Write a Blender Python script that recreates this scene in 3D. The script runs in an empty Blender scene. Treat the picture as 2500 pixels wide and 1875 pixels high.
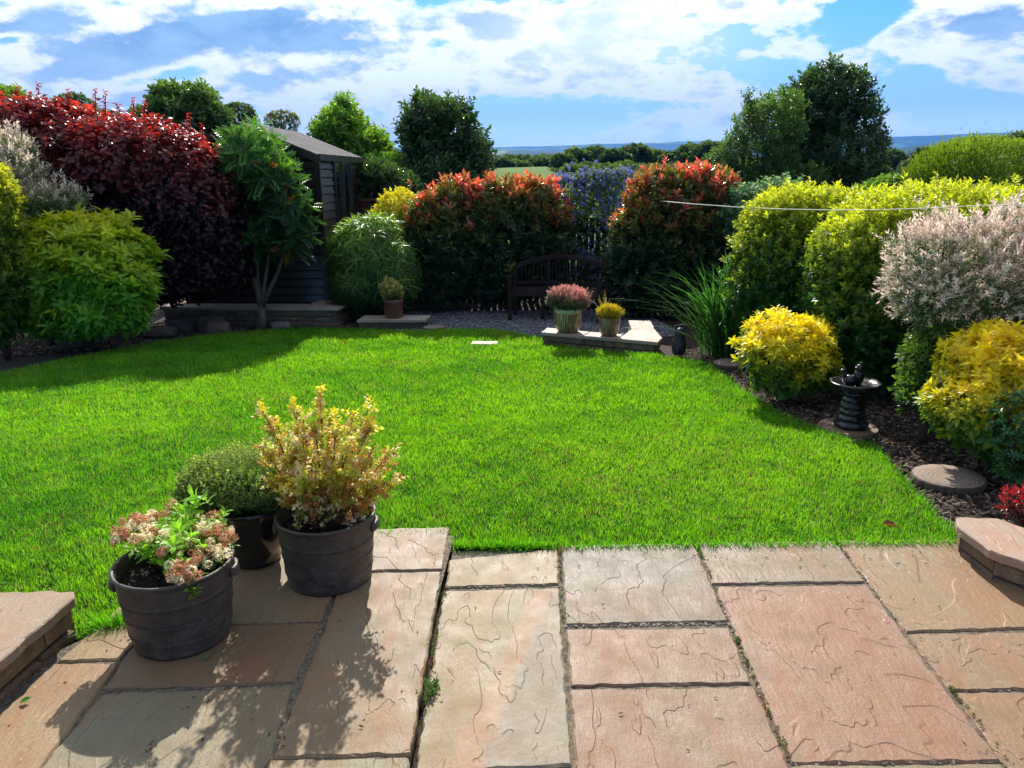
import bpy, math, random
import numpy as np
from mathutils import Vector, Matrix

# ------------------------------------------------------------------ camera, light, exposure
scene = bpy.context.scene
COL = scene.collection
H = 1.6
PITCH = math.atan((937.5 - 425) / 1878.0)
ROLL = math.radians(0.6)
_fw = np.array([0, math.cos(PITCH), -math.sin(PITCH)])
_rt = np.array([1.0, 0, 0]); _up = np.array([0, math.sin(PITCH), math.cos(PITCH)])
_rt2 = _rt * math.cos(ROLL) - _up * math.sin(ROLL)
_up2 = _up * math.cos(ROLL) + _rt * math.sin(ROLL)
cd = bpy.data.cameras.new('camera'); cam = bpy.data.objects.new('camera', cd); COL.objects.link(cam)
cd.sensor_fit = 'HORIZONTAL'; cd.sensor_width = 36.0; cd.lens = 36.0 * 1878 / 2500
cd.clip_start = 0.05; cd.clip_end = 40000
cam.matrix_world = Matrix(((_rt2[0], _up2[0], -_fw[0], 0), (_rt2[1], _up2[1], -_fw[1], 0),
                           (_rt2[2], _up2[2], -_fw[2], H), (0, 0, 0, 1)))
scene.camera = cam
SUN_EL = math.radians(36); SUN_AZ = math.radians(-1.5)      # azimuth from +Y, towards +X
sd = bpy.data.lights.new('sun', 'SUN'); sun = bpy.data.objects.new('sun', sd); COL.objects.link(sun)
sd.energy = 5.0; sd.angle = math.radians(0.55); sd.color = (1.0, 0.955, 0.88)
_d = Vector((math.sin(SUN_AZ) * math.cos(SUN_EL), math.cos(SUN_AZ) * math.cos(SUN_EL), math.sin(SUN_EL)))
sun.rotation_euler = _d.to_track_quat('Z', 'Y').to_euler(); sun.location = (0, 0, 30)
scene.view_settings.view_transform = 'Standard'; scene.view_settings.look = 'None'
scene.view_settings.exposure = 0.62; scene.view_settings.gamma = 1.0
scene.cycles.max_bounces = 8; scene.cycles.diffuse_bounces = 4; scene.cycles.glossy_bounces = 3
scene.cycles.transmission_bounces = 5; scene.cycles.transparent_max_bounces = 8
scene.cycles.volume_bounces = 0; scene.cycles.caustics_reflective = False; scene.cycles.caustics_refractive = False
scene.cycles.sample_clamp_indirect = 6.0
scene.cycles.use_denoising = True

def lin(r, g, b):
    return tuple(((c / 255.0) / 12.92 if c <= 10 else ((c / 255.0 + 0.055) / 1.055) ** 2.4) for c in (r, g, b))

class NG:
    """small helper that writes node trees"""
    def __init__(s, nt): s.nt = nt; s.n = nt.nodes; s.l = nt.links
    def node(s, t, **k):
        n = s.n.new(t)
        for a, b in k.items(): setattr(n, a, b)
        return n
    def inp(s, sock, v):
        if isinstance(v, bpy.types.NodeSocket): s.l.new(v, sock)
        elif v is not None:
            if isinstance(v, (tuple, list)) and len(v) == 3 and sock.type == 'RGBA': v = (*v, 1)
            sock.default_value = v
    def math(s, op, a, b=None, c=None, clamp=False):
        n = s.node('ShaderNodeMath', operation=op, use_clamp=clamp)
        s.inp(n.inputs[0], a); s.inp(n.inputs[1], b)
        if c is not None: s.inp(n.inputs[2], c)
        return n.outputs[0]
    def vmath(s, op, a, b=None, out=0):
        n = s.node('ShaderNodeVectorMath', operation=op)
        s.inp(n.inputs[0], a)
        if b is not None: s.inp(n.inputs[1], b)
        return n.outputs[out]
    def noise(s, vec, scale, detail=4, rough=0.5, dist=0.0, out='Fac'):
        n = s.node('ShaderNodeTexNoise'); s.inp(n.inputs['Vector'], vec)
        n.inputs['Scale'].default_value = scale; n.inputs['Detail'].default_value = detail
        n.inputs['Roughness'].default_value = rough; n.inputs['Distortion'].default_value = dist
        return n.outputs[out]
    def voro(s, vec, scale, feature='F1', out='Distance'):
        n = s.node('ShaderNodeTexVoronoi', feature=feature); s.inp(n.inputs['Vector'], vec)
        n.inputs['Scale'].default_value = scale
        return n.outputs[out]
    def ramp(s, f, stops, interp='LINEAR'):
        n = s.node('ShaderNodeValToRGB'); cr = n.color_ramp; cr.interpolation = interp
        while len(cr.elements) < len(stops): cr.elements.new(0.5)
        for e, (p, c) in zip(cr.elements, stops):
            e.position = p; e.color = (c, c, c, 1) if isinstance(c, (int, float)) else (*c, 1)
        s.inp(n.inputs[0], f)
        return n.outputs[0]
    def mix(s, f, a, b, blend='MIX'):
        n = s.node('ShaderNodeMix', data_type='RGBA', blend_type=blend)
        s.inp(n.inputs[0], f); s.inp(n.inputs[6], a); s.inp(n.inputs[7], b)
        return n.outputs[2]
    def mapr(s, v, a, b, c=0.0, d=1.0, smooth=False):
        n = s.node('ShaderNodeMapRange'); n.clamp = True
        if smooth: n.interpolation_type = 'SMOOTHSTEP'
        s.inp(n.inputs[0], v)
        for i, q in enumerate((a, b, c, d)): n.inputs[i + 1].default_value = q
        return n.outputs[0]
    def sep(s, v):
        n = s.node('ShaderNodeSeparateXYZ'); s.inp(n.inputs[0], v); return n.outputs
    def comb(s, x, y, z):
        n = s.node('ShaderNodeCombineXYZ')
        for i, q in enumerate((x, y, z)): s.inp(n.inputs[i], q)
        return n.outputs[0]
    def bump(s, h, strength, dist, normal=None):
        n = s.node('ShaderNodeBump'); n.inputs['Strength'].default_value = strength
        n.inputs['Distance'].default_value = dist; s.inp(n.inputs['Height'], h)
        if normal is not None: s.inp(n.inputs['Normal'], normal)
        return n.outputs[0]

# ------------------------------------------------------------------ world: sky with clouds
w = bpy.data.worlds.new('World'); scene.world = w; w.use_nodes = True
g = NG(w.node_tree); g.n.clear()
sky = g.node('ShaderNodeTexSky', sky_type='NISHITA'); sky.sun_disc = False
sky.sun_elevation = SUN_EL; sky.sun_rotation = SUN_AZ
sky.altitude = 100; sky.air_density = 1.0; sky.dust_density = 0.3; sky.ozone_density = 2.5
tc = g.node('ShaderNodeTexCoord'); dx, dy, dz = g.sep(tc.outputs['Generated'])
SKYBLOBS = [(420, 80, 660, 95, .46), (60, 50, 300, 50, .26), (1080, 50, 240, 60, .34), (780, 90, 300, 50, .16), (220, 150, 260, 50, .30), (330, 215, 420, 60, .14), (900, 150, 400, 80, .10), (640, 160, 420, 90, .12), (1350, 80, 300, 130, .10), (1580, 20, 160, 50, .22),
            (1640, 110, 220, 60, .10), (1860, 40, 130, 90, -.34), (2120, 40, 200, 70, .32), (2090, 140, 240, 36, .16), (1800, 200, 200, 40, .05), (2080, 240, 500, 80, -.22), (1180, 240, 330, 70, -.20), (1190, 190, 160, 50, .10),
            (450, 235, 500, 50, -.06), (760, 210, 200, 40, .10), (1500, 190, 260, 60, .12), (500, 20, 200, 22, -.25), (20, 85, 120, 24, -.2), (1560, 250, 300, 40, .03)]
ZO = 0.36
zz = g.math('ADD', g.math('MAXIMUM', dz, 0.0), ZO)
px = g.math('DIVIDE', dx, zz); py = g.math('DIVIDE', dy, zz)
P = g.comb(px, py, 0.0)
n1 = g.noise(g.vmath('ADD', P, (3.1, 7.7, 1.3)), 2.2, 11, 0.60, 0.0)
n2 = g.noise(g.vmath('ADD', P, (11.0, 2.0, 4.0)), 7.0, 8, 0.62, 0.0)
# broad cloud masses / gaps placed in the sky plane (direction-based, cx, cy, radius, amount)
def sky_uv(u, v):
    r = _fw + _rt2 * ((u - 1106) / 1661.7) - _up2 * ((v - 829.5) / 1661.7); r = r / np.linalg.norm(r)
    z = max(r[2], 0) + ZO
    return r[0] / z, r[1] / z
dens = g.math('ADD', g.math('MULTIPLY', g.math('SUBTRACT', n1, .5), 0.9), g.math('MULTIPLY', g.math('SUBTRACT', n2, 0.5), 0.62))
def blob(u, v, ru, rv, amt):
    global dens
    a, b = sky_uv(u, v); a2, _ = sky_uv(u + ru, v); _, b2 = sky_uv(u, v - rv)
    dlt = g.vmath('SUBTRACT', P, (a, b, 0.0))
    dlt = g.vmath('MULTIPLY', dlt, (1.0 / abs(a2 - a), 1.0 / abs(b2 - b), 1))
    f = g.mapr(g.vmath('LENGTH', dlt, out=1), 0.0, 1.0, amt, 0.0, True)
    dens = g.math('ADD', dens, f)
for b_ in SKYBLOBS: blob(*b_)
cover = g.mapr(dens, -0.085, 0.02, 0, 1, True)
thick = g.mapr(g.math('ADD', dens, g.math('MULTIPLY', g.math('SUBTRACT', n2, .5), .55)), 0.05, 0.27, 0, 1, True)
ga, gb_ = sky_uv(1330, 90)
glare = g.mapr(g.vmath('LENGTH', g.vmath('MULTIPLY', g.vmath('SUBTRACT', P, (ga, gb_, 0)), (1.0, 1.6, 0)), out=1), 0.0, 0.55, 1.0, 0.0, True)
grey = g.math('MULTIPLY', thick, g.math('SUBTRACT', 0.96, g.math('MULTIPLY', glare, .75)))
cover = g.math('MAXIMUM', cover, g.math('MULTIPLY', glare, .55))
ccol = g.mix(g.mapr(n2, .46, .68, 0, .5), (1.0, 1.0, 1.0), (.60, .76, .98))
ccol = g.mix(grey, ccol, g.mix(g.mapr(n2, .35, .65), (0.11, 0.24, 0.46), (.30, .47, .70)))
# clouds lit from behind are brightest towards the sun
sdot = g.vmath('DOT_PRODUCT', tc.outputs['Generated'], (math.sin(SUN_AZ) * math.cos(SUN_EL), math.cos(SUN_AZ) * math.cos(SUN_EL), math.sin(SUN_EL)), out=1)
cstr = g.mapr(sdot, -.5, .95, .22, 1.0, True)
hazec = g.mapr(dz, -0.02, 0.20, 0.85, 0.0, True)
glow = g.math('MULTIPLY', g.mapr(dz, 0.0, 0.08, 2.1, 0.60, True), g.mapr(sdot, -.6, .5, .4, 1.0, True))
SKYK = 0.095
skyc = g.vmath('MULTIPLY', sky.outputs[0], (0.34, 0.72, 1.10))
bsky = g.node('ShaderNodeBackground'); g.inp(bsky.inputs[0], skyc); bsky.inputs[1].default_value = SKYK
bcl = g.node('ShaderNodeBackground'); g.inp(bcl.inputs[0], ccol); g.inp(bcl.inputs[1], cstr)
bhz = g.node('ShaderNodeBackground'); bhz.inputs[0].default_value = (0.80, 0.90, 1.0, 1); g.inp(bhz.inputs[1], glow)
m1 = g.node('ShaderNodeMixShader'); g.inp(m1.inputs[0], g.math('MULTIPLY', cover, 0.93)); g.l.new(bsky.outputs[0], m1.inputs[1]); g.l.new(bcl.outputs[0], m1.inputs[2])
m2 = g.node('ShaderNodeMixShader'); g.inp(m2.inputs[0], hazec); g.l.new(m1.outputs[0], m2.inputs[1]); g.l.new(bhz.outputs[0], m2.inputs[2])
wo = g.node('ShaderNodeOutputWorld'); g.l.new(m2.outputs[0], wo.inputs[0])
w.cycles.sampling_method = 'MANUAL'; w.cycles.sample_map_resolution = 512

# ------------------------------------------------------------------ geometry helpers
FD = 1661.7
def ray(u, v): return _fw + _rt2 * ((u - 1106) / FD) - _up2 * ((v - 829.5) / FD)
def at(u, v, Y):
    r = ray(u, v); t = Y / r[1]; return np.array([r[0] * t, Y, H + r[2] * t])
def atz(u, v, z):
    r = ray(u, v); t = (z - H) / r[2]; return np.array([r[0] * t, r[1] * t, z])
K = 0.055; PXd = .8848
def gz(x, y):
    x = np.asarray(x, float); y = np.asarray(y, float)
    drop = np.clip((x - .055 * y) / (.10 * np.maximum(y, 1)), 0, 1) * 5.5 * np.clip((y - 25) / 50, 0, 1)
    return -drop + np.interp(y, [-50, 3.1, 11.0, 14, 20, 60, 95, 170, 420, 1500, 9000], [0, 0, -.4345, -.45, -.4, 1.15, 2.5, -4, -25, -60, -60])
def atl(u, v):
    r = ray(u, v); t = (-H + K * 3.1) / (r[2] + K * r[1]); q = r * t; q[2] += H; return q

def link(o, parent=None):
    COL.objects.link(o)
    if parent is not None: o.parent = parent
    return o
def tag(o, label=None, cat=None, group=None, kind=None):
    if label: o['label'] = label
    if cat: o['category'] = cat
    if group: o['group'] = group
    if kind: o['kind'] = kind
    return o
def thing(name, label, cat, loc=(0, 0, 0), group=None):
    o = bpy.data.objects.new(name, None); o.empty_display_size = 0.1; link(o); o.location = [float(q) for q in loc]
    return tag(o, label, cat, group)

class Acc:
    """collects raw geometry, builds one mesh object"""
    def __init__(s): s.v = []; s.lp = []; s.tot = []; s.c = []; s.n = 0; s.sm = []
    def raw(s, V, faces, col=(1, 1, 1), smooth=False):
        V = np.asarray(V, float).reshape(-1, 3)
        s.v.append(V)
        lp = np.array([i for f in faces for i in f], np.int64) + s.n
        s.lp.append(lp); s.tot.append(np.array([len(f) for f in faces], np.int64))
        s.sm.append(np.full(len(faces), smooth))
        c = np.asarray(col, float)
        if c.ndim == 1: c = np.tile(c, (len(V), 1))
        s.c.append(c); s.n += len(V); return s
    def rep(s, T, P, R, sc, col):
        """replicate template T at P (n,3), R (n,3,3), scale sc (n,) ; col (n,k,3)"""
        n = len(P)
        if n == 0: return s
        k = len(T.V)
        sc = np.asarray(sc, float)
        if sc.ndim == 1: W = np.einsum('nij,kj->nki', R, T.V) * sc[:, None, None]
        else: W = np.einsum('nij,nkj->nki', R, T.V[None] * sc[:, None, :])
        V = W + P[:, None, :]
        s.v.append(V.reshape(-1, 3))
        off = (np.arange(n) * k + s.n)[:, None]
        s.lp.append((T.lp[None] + off).reshape(-1)); s.tot.append(np.tile(T.tot, n))
        s.sm.append(np.full(len(T.tot) * n, False))
        s.c.append(np.broadcast_to(col, (n, k, 3)).reshape(-1, 3)); s.n += n * k
        return s
    def box(s, c, size, col=(1, 1, 1), rz=0.0, bev=0.0):
        x, y, z = [q / 2 for q in size]
        b = min(bev, x * .9, y * .9, z * .9) if bev else 0
        V = []; ca, sa = math.cos(rz), math.sin(rz)
        if b:
            rings = [(-z, b), (-z + b, 0), (z - b, 0), (z, b)]
            for zz_, i in rings:
                for (a, d) in ((-x + i, -y + i), (x - i, -y + i), (x - i, y - i), (-x + i, y - i)): V.append((a, d, zz_))
            F = [(3, 2, 1, 0), (12, 13, 14, 15)]
            for r in range(3):
                for j in range(4): F.append((r * 4 + j, r * 4 + (j + 1) % 4, r * 4 + 4 + (j + 1) % 4, r * 4 + 4 + j))
        else:
            V = [(-x, -y, -z), (x, -y, -z), (x, y, -z), (-x, y, -z), (-x, -y, z), (x, -y, z), (x, y, z), (-x, y, z)]
            F = [(3, 2, 1, 0), (4, 5, 6, 7), (0, 1, 5, 4), (1, 2, 6, 5), (2, 3, 7, 6), (3, 0, 4, 7)]
        V = [(c[0] + a * ca - d * sa, c[1] + a * sa + d * ca, c[2] + e) for a, d, e in V]
        return s.raw(V, F, col)
    def beam(s, a, b, w_, h_, col=(1, 1, 1), upv=(0, 0, 1)):
        a = np.array(a, float); b = np.array(b, float); d = b - a; L = np.linalg.norm(d); d /= L
        u = np.array(upv, float); sdv = np.cross(d, u); sdv /= np.linalg.norm(sdv); u = np.cross(sdv, d)
        V = []
        for p in (a, b):
            for i, j in ((-1, -1), (1, -1), (1, 1), (-1, 1)): V.append(p + sdv * i * w_ / 2 + u * j * h_ / 2)
        return s.raw(V, [(0, 1, 2, 3), (7, 6, 5, 4), (0, 4, 5, 1), (1, 5, 6, 2), (2, 6, 7, 3), (3, 7, 4, 0)], col)
    def tube(s, pts, rad, sides=6, col=(1, 1, 1)):
        pts = np.asarray(pts, float); n = len(pts); rad = np.broadcast_to(rad, (n,))
        V = []; ref = np.array([0.31, 0.17, 0.93])
        for i in range(n):
            d = pts[min(i + 1, n - 1)] - pts[max(i - 1, 0)]; d = d / (np.linalg.norm(d) + 1e-9)
            a = np.cross(d, ref if abs(d @ ref) < .93 else np.array([1., 0, 0])); a /= np.linalg.norm(a); b = np.cross(d, a)
            for k in range(sides):
                t = 2 * math.pi * k / sides; V.append(pts[i] + (a * math.cos(t) + b * math.sin(t)) * rad[i])
        F = [(i * sides + k, i * sides + (k + 1) % sides, (i + 1) * sides + (k + 1) % sides, (i + 1) * sides + k) for i in range(n - 1) for k in range(sides)]
        F += [tuple(range(sides))[::-1], tuple((n - 1) * sides + k for k in range(sides))]
        return s.raw(V, F, col, True)
    def lathe(s, prof, c=(0, 0, 0), seg=48, col=(1, 1, 1), wob=None, smooth=True):
        V = []
        for i, (r, z) in enumerate(prof):
            for k in range(seg):
                t = 2 * math.pi * k / seg; rr = r * (1 + (wob(t, z) if wob else 0))
                V.append((c[0] + rr * math.cos(t), c[1] + rr * math.sin(t), c[2] + z))
        F = [(i * seg + k, i * seg + (k + 1) % seg, (i + 1) * seg + (k + 1) % seg, (i + 1) * seg + k) for i in range(len(prof) - 1) for k in range(seg)]
        if prof[0][0] > 1e-4: F.append(tuple(range(seg))[::-1])
        if prof[-1][0] > 1e-4: F.append(tuple((len(prof) - 1) * seg + k for k in range(seg)))
        return s.raw(V, F, col, smooth)
    def build(s, name, mat, parent=None, loc=None):
        V = np.concatenate(s.v); lp = np.concatenate(s.lp); tot = np.concatenate(s.tot)
        me = bpy.data.meshes.new(name)
        o = bpy.data.objects.new(name, me)
        if parent is not None and parent.parent is None: org = np.array(parent.location)
        elif parent is not None: org = np.array(parent.location) + np.array(parent.parent.location)
        else: org = np.array(loc if loc is not None else (0, 0, 0), float); o.location = org
        V = V - org
        me.vertices.add(len(V)); me.vertices.foreach_set('co', V.astype(np.float32).ravel())
        me.loops.add(len(lp)); me.loops.foreach_set('vertex_index', lp.astype(np.int32))
        me.polygons.add(len(tot)); st = np.concatenate([[0], np.cumsum(tot)[:-1]])
        me.polygons.foreach_set('loop_start', st.astype(np.int32)); me.polygons.foreach_set('loop_total', tot.astype(np.int32))
        me.polygons.foreach_set('use_smooth', np.concatenate(s.sm))
        ca = me.color_attributes.new('col', 'FLOAT_COLOR', 'POINT')
        c = np.concatenate(s.c); ca.data.foreach_set('color', np.hstack([c, np.ones((len(c), 1))]).astype(np.float32).ravel())
        me.materials.append(mat); me.update(calc_edges=True)
        return link(o, parent)

def fbm(P, f=1.0, seed=0, octs=3):
    """cheap smooth pseudo noise in about -1..1"""
    P = np.asarray(P, float); rs = np.random.RandomState(900 + seed); out = 0; amp = 1; tot = 0
    for o in range(octs):
        for j in range(3):
            k = rs.normal(size=3); k /= np.linalg.norm(k)
            k2 = rs.normal(size=3); k2 /= np.linalg.norm(k2)
            out = out + amp * np.sin((P @ k) * f * 2.2 + rs.uniform(0, 6.3) + 1.5 * np.sin((P @ k2) * f * 1.3 + rs.uniform(0, 6.3)))
            tot += amp
        f *= 2.1; amp *= .6
    return out / tot * 1.5

# ------------------------------------------------------------------ materials
MATS = {}
def pmat(name, build):
    if name in MATS: return MATS[name]
    m = bpy.data.materials.new(name); m.use_nodes = True; g = NG(m.node_tree); g.n.clear()
    out = g.node('ShaderNodeOutputMaterial'); sh, = (build(g),); g.l.new(sh, out.inputs[0]); MATS[name] = m; return m
def princ(g, col, rough=.6, spec=.4, normal=None, metal=0.0, coat=0.0):
    p = g.node('ShaderNodeBsdfPrincipled'); g.inp(p.inputs['Base Color'], col); g.inp(p.inputs['Roughness'], rough)
    p.inputs['Specular IOR Level'].default_value = spec; p.inputs['Metallic'].default_value = metal
    p.inputs['Coat Weight'].default_value = coat
    if normal is not None: g.inp(p.inputs['Normal'], normal)
    return p.outputs[0]
def attr(g): return g.node('ShaderNodeAttribute', attribute_name='col').outputs['Color']
def objco(g): return g.node('ShaderNodeTexCoord').outputs['Object']
def wpos(g): return g.node('ShaderNodeNewGeometry').outputs['Position']

def leaf_mat(name, rough=.45, spec=.5, trans=.42, tg=(1.25, 1.15, .7), kb=1.0):
    def b(g):
        c = attr(g)
        base = g.vmath('MULTIPLY', c, (kb, kb, kb))
        p = princ(g, base, rough, spec)
        t = g.node('ShaderNodeBsdfTranslucent'); g.inp(t.inputs[0], g.vmath('MULTIPLY', c, tuple(q * 1.5 for q in tg)))
        m = g.node('ShaderNodeMixShader'); m.inputs[0].default_value = trans
        g.l.new(p, m.inputs[1]); g.l.new(t.outputs[0], m.inputs[2]); return m.outputs[0]
    return pmat(name, b)
M_leaf = leaf_mat('leaf', .42, .5, .42)
M_gloss = leaf_mat('glossy_leaf', .30, .6, .34)
M_matte = leaf_mat('matte_leaf', .6, .3, .42)
M_red = leaf_mat('red_leaf', .33, .6, .42, (1.5, .8, .6))
M_grass = leaf_mat('grass_blade', .5, .3, .50, (1.2, 1.2, .5))
M_pet = leaf_mat('petal', .6, .2, .35, (1.1, 1.1, 1.1))

def _bark(g):
    p = objco(g); n = g.noise(g.vmath('MULTIPLY', p, (1, 1, .25)), 30, 5, .65)
    c = g.mix(g.mapr(n, .3, .7), g.vmath('MULTIPLY', attr(g), (.45, .45, .45)), attr(g))
    return princ(g, c, .85, .2, g.bump(n, .6, .01))
M_bark = pmat('bark', _bark)

def stone_mat(name, rough=.75, relief=1.0, lichen=0.0, scale=1.0, wall=False):
    def b(g):
        p = wpos(g); base = attr(g)
        q = g.vmath('ADD', p, g.vmath('MULTIPLY', g.node('ShaderNodeAttribute', attribute_name='col').outputs['Vector'], (40, 40, 40)))
        big = g.noise(q, 2.2 * scale, 3, .5, .3); mid = g.noise(q, 9 * scale, 5, .6); fin = g.noise(q, 70, 4, .7)
        c = g.mix(g.mapr(big, .38, .62, 0, .75), base, g.vmath('MULTIPLY', base, (1.04, .86, .72)))
        c = g.mix(g.mapr(mid, .5, .75, 0, .5), c, g.vmath('MULTIPLY', base, (.78, .86, .78)))
        c = g.mix(g.mapr(fin, .3, .7, 0, .30), c, g.vmath('MULTIPLY', base, (.62, .58, .55)))
        spk = g.noise(q, 230, 2, .5); c = g.mix(g.mapr(spk, .60, .72, 0, .35), c, (.62, .56, .46))
        band = g.noise(g.vmath('MULTIPLY', q, (2.2, .55, 1)), 2.4, 4, .6, .8)
        c = g.mix(g.mapr(band, .50, .60, 0, .55), c, g.vmath('MULTIPLY', base, (1.02, .74, .62)))
        c = g.mix(g.mapr(band, .46, .36, 0, .45), c, g.vmath('MULTIPLY', base, (.84, .85, .82)))
        stain = g.mapr(g.noise(q, 5.5, 5, .7), .58, .72, 0, .45); c = g.mix(stain, c, g.vmath('MULTIPLY', base, (.55, .52, .46)))
        if lichen:
            # iron-stained band running through the long slab beside the wide joint
            X_, Y_, Z_ = g.sep(p)
            a1 = atz(1325 * PXd, 1440 * PXd, 0); a2 = atz(1160 * PXd, 1810 * PXd, 0); sl = (a2[0] - a1[0]) / (a2[1] - a1[1])
            dd = g.math('SUBTRACT', X_, g.math('ADD', g.math('MULTIPLY', g.math('SUBTRACT', Y_, float(a1[1])), float(sl)), float(a1[0])))
            dd = g.math('ADD', dd, g.math('MULTIPLY', g.math('SUBTRACT', g.noise(p, 7, 5, .65), .5), .16))
            inB = g.math('MULTIPLY', g.math('MULTIPLY', g.math('LESS_THAN', X_, .165), g.math('GREATER_THAN', X_, -.325)), g.math('LESS_THAN', Y_, 2.80))
            inB = g.math('MULTIPLY', inB, g.math('SUBTRACT', 1.0, g.mapr(Z_, .008, .015)))
            c = g.mix(g.math('MULTIPLY', inB, g.mapr(dd, .035, .06, 0, .5)), c, (.215, .175, .135))
            bm = g.math('MULTIPLY', g.mapr(dd, -.055, -.035, 0, 1), g.mapr(dd, .05, .035, 0, 1))
            c = g.mix(g.math('MULTIPLY', inB, g.math('MULTIPLY', bm, .45)), c, (.36, .185, .105))
        # riven ledges: terraced noise
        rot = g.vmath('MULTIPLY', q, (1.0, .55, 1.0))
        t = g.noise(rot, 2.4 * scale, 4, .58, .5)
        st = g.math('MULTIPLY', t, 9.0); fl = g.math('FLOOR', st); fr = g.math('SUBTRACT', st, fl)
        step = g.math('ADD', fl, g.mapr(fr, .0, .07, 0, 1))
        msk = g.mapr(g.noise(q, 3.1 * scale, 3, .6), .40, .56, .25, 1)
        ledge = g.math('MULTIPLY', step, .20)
        ledge_shade = g.math('MULTIPLY', g.mapr(fr, .0, .03, 1, 0), g.mapr(msk, .6, 1, .05, 1))
        c = g.mix(g.math('MULTIPLY', ledge_shade, .12), c, g.vmath('MULTIPLY', base, (.40, .32, .26)))  # ledge shade painted into the stone colour as thin dark lines
        stri = g.noise(g.vmath('MULTIPLY', q, (9, 2.2, 4)), 5, 5, .7)
        h = g.math('ADD', ledge, g.math('ADD', g.math('MULTIPLY', mid, .10), g.math('ADD', g.math('MULTIPLY', stri, .34), g.math('MULTIPLY', fin, .12))))
        if lichen:
            yy = g.sep(p)[1]
            lm = g.mapr(g.noise(p, 26, 4, .65), .56, .64, 0, 1)
            zone = g.math('MULTIPLY', g.mapr(yy, 2.72, 3.05, 0, 1), g.mapr(g.sep(p)[0], .1, .35, 0, 1))
            rnd = g.mapr(g.noise(p, 48, 3, .6), .70, .74, 0, .8)
            c = g.mix(g.math('MAXIMUM', g.math('MULTIPLY', lm, g.math('MULTIPLY', zone, .30)), g.math('MULTIPLY', rnd, .12)), c, (.50, .52, .50))
        if wall:
            c = g.mix(g.mapr(g.noise(p, 12, 4, .6), .45, .7, 0, .6), c, (.10, .085, .055))
            h = g.math('ADD', h, g.math('MULTIPLY', g.noise(p, 22, 5, .7), 1.6))
        return princ(g, c, g.mapr(mid, .3, .7, rough - .12, rough + .08), .35, g.bump(h, 1.0 * relief, .013))
    return pmat(name, b)
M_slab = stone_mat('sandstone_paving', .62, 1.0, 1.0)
M_cop = stone_mat('sandstone_coping', .65, .9)
M_wall = stone_mat('rough_wall_stone', .85, 1.4, 0, 1.6, True)
M_rock = stone_mat('rock', .85, 1.2, 0, 2)

def _bed(g):
    p = wpos(g); v = g.voro(g.vmath('MULTIPLY', p, (1, 1, 1)), 75, 'F1', 'Color'); n = g.noise(p, 8, 5, .6)
    s = g.sep(v)[0]
    c = g.mix(s, (.018, .012, .008), (.085, .055, .036)); c = g.mix(g.mapr(n, .4, .7, 0, .5), c, (.05, .03, .02))
    return princ(g, c, .9, .2, g.bump(g.math('ADD', s, g.noise(p, 160, 3, .6)), .8, .01))
M_mulch = pmat('bark_mulch', _bed)
M_soil = pmat('potting_soil', lambda g: princ(g, g.mix(g.mapr(g.noise(wpos(g), 140, 4, .7), .4, .65), (.010, .007, .005), (.05, .035, .026)), .9, .3,
              g.bump(g.noise(wpos(g), 110, 5, .75), 1.0, .012)))
M_chip = pmat('bark_chip', lambda g: princ(g, attr(g), .85, .25))
M_gravel = pmat('gravel_bed', lambda g: princ(g, g.mix(g.sep(g.voro(wpos(g), 60, 'F1', 'Color'))[0], (.06, .055, .06), (.24, .22, .22)), .9, .2,
                g.bump(g.voro(wpos(g), 60), 1.0, .02)))
M_stonechip = pmat('stone_chip', lambda g: princ(g, attr(g), .7, .3))
M_turf = pmat('turf', lambda g: princ(g, g.mix(g.noise(wpos(g), 30, 4, .6), (.015, .030, .006), (.045, .085, .012)), .95, .1,
              g.bump(g.noise(wpos(g), 90, 4, .7), 1.0, .02)))

def _land(g):
    p = wpos(g); x, y, z = g.sep(p)
    d = g.vmath('LENGTH', p, out=1)
    near = g.noise(p, .9, 4, .6)
    meadow = g.mix(g.mapr(g.noise(p, .25, 5, .65), .35, .65), (.05, .13, .010), (.11, .19, .015))
    meadow = g.mix(g.mapr(g.noise(p, 2.5, 4, .7), .45, .7, 0, .6), meadow, (.055, .11, .016))
    cell = g.voro(g.vmath('ADD', p, g.vmath('MULTIPLY', g.noise(p, .004, 2, .5, 0, 'Color'), (120, 120, 0))), .0035, 'F1', 'Color')
    cs = g.sep(cell)
    fld = g.ramp(cs[0], [(0, (.05, .11, .02)), (.35, (.09, .17, .035)), (.6, (.20, .22, .08)), (.8, (.03, .055, .015)), (1, (.07, .13, .03))], 'CONSTANT')
    wood = g.mapr(g.noise(p, .0022, 5, .6), .47, .52, 0, 1)
    fld = g.mix(wood, fld, g.mix(g.noise(p, .05, 3, .7), (.012, .026, .008), (.03, .055, .015)))
    c = g.mix(g.mapr(d, 150, 260), meadow, fld)
    return princ(g, c, .95, .1, g.bump(g.noise(p, .06, 4, .7), .4, 3.0))
M_land = pmat('farmland', _land)

# ------------------------------------------------------------------ haze
hb = Acc().box((0, 1500, 165), (22000, 18400, 500))
def _haze(g):
    v = g.node('ShaderNodeVolumePrincipled'); v.inputs['Color'].default_value = (.07, .33, .92, 1)
    v.inputs['Density'].default_value = 1.35e-4; v.inputs['Anisotropy'].default_value = 0.1
    return v.outputs[0]
mh = bpy.data.materials.new('haze'); mh.use_nodes = True; gh = NG(mh.node_tree); gh.n.clear()
oh = gh.node('ShaderNodeOutputMaterial'); gh.l.new(_haze(gh), oh.inputs['Volume'])
hz = tag(hb.build('haze', mh), 'thin blue summer haze over the distant valley', kind='stuff')

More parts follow.
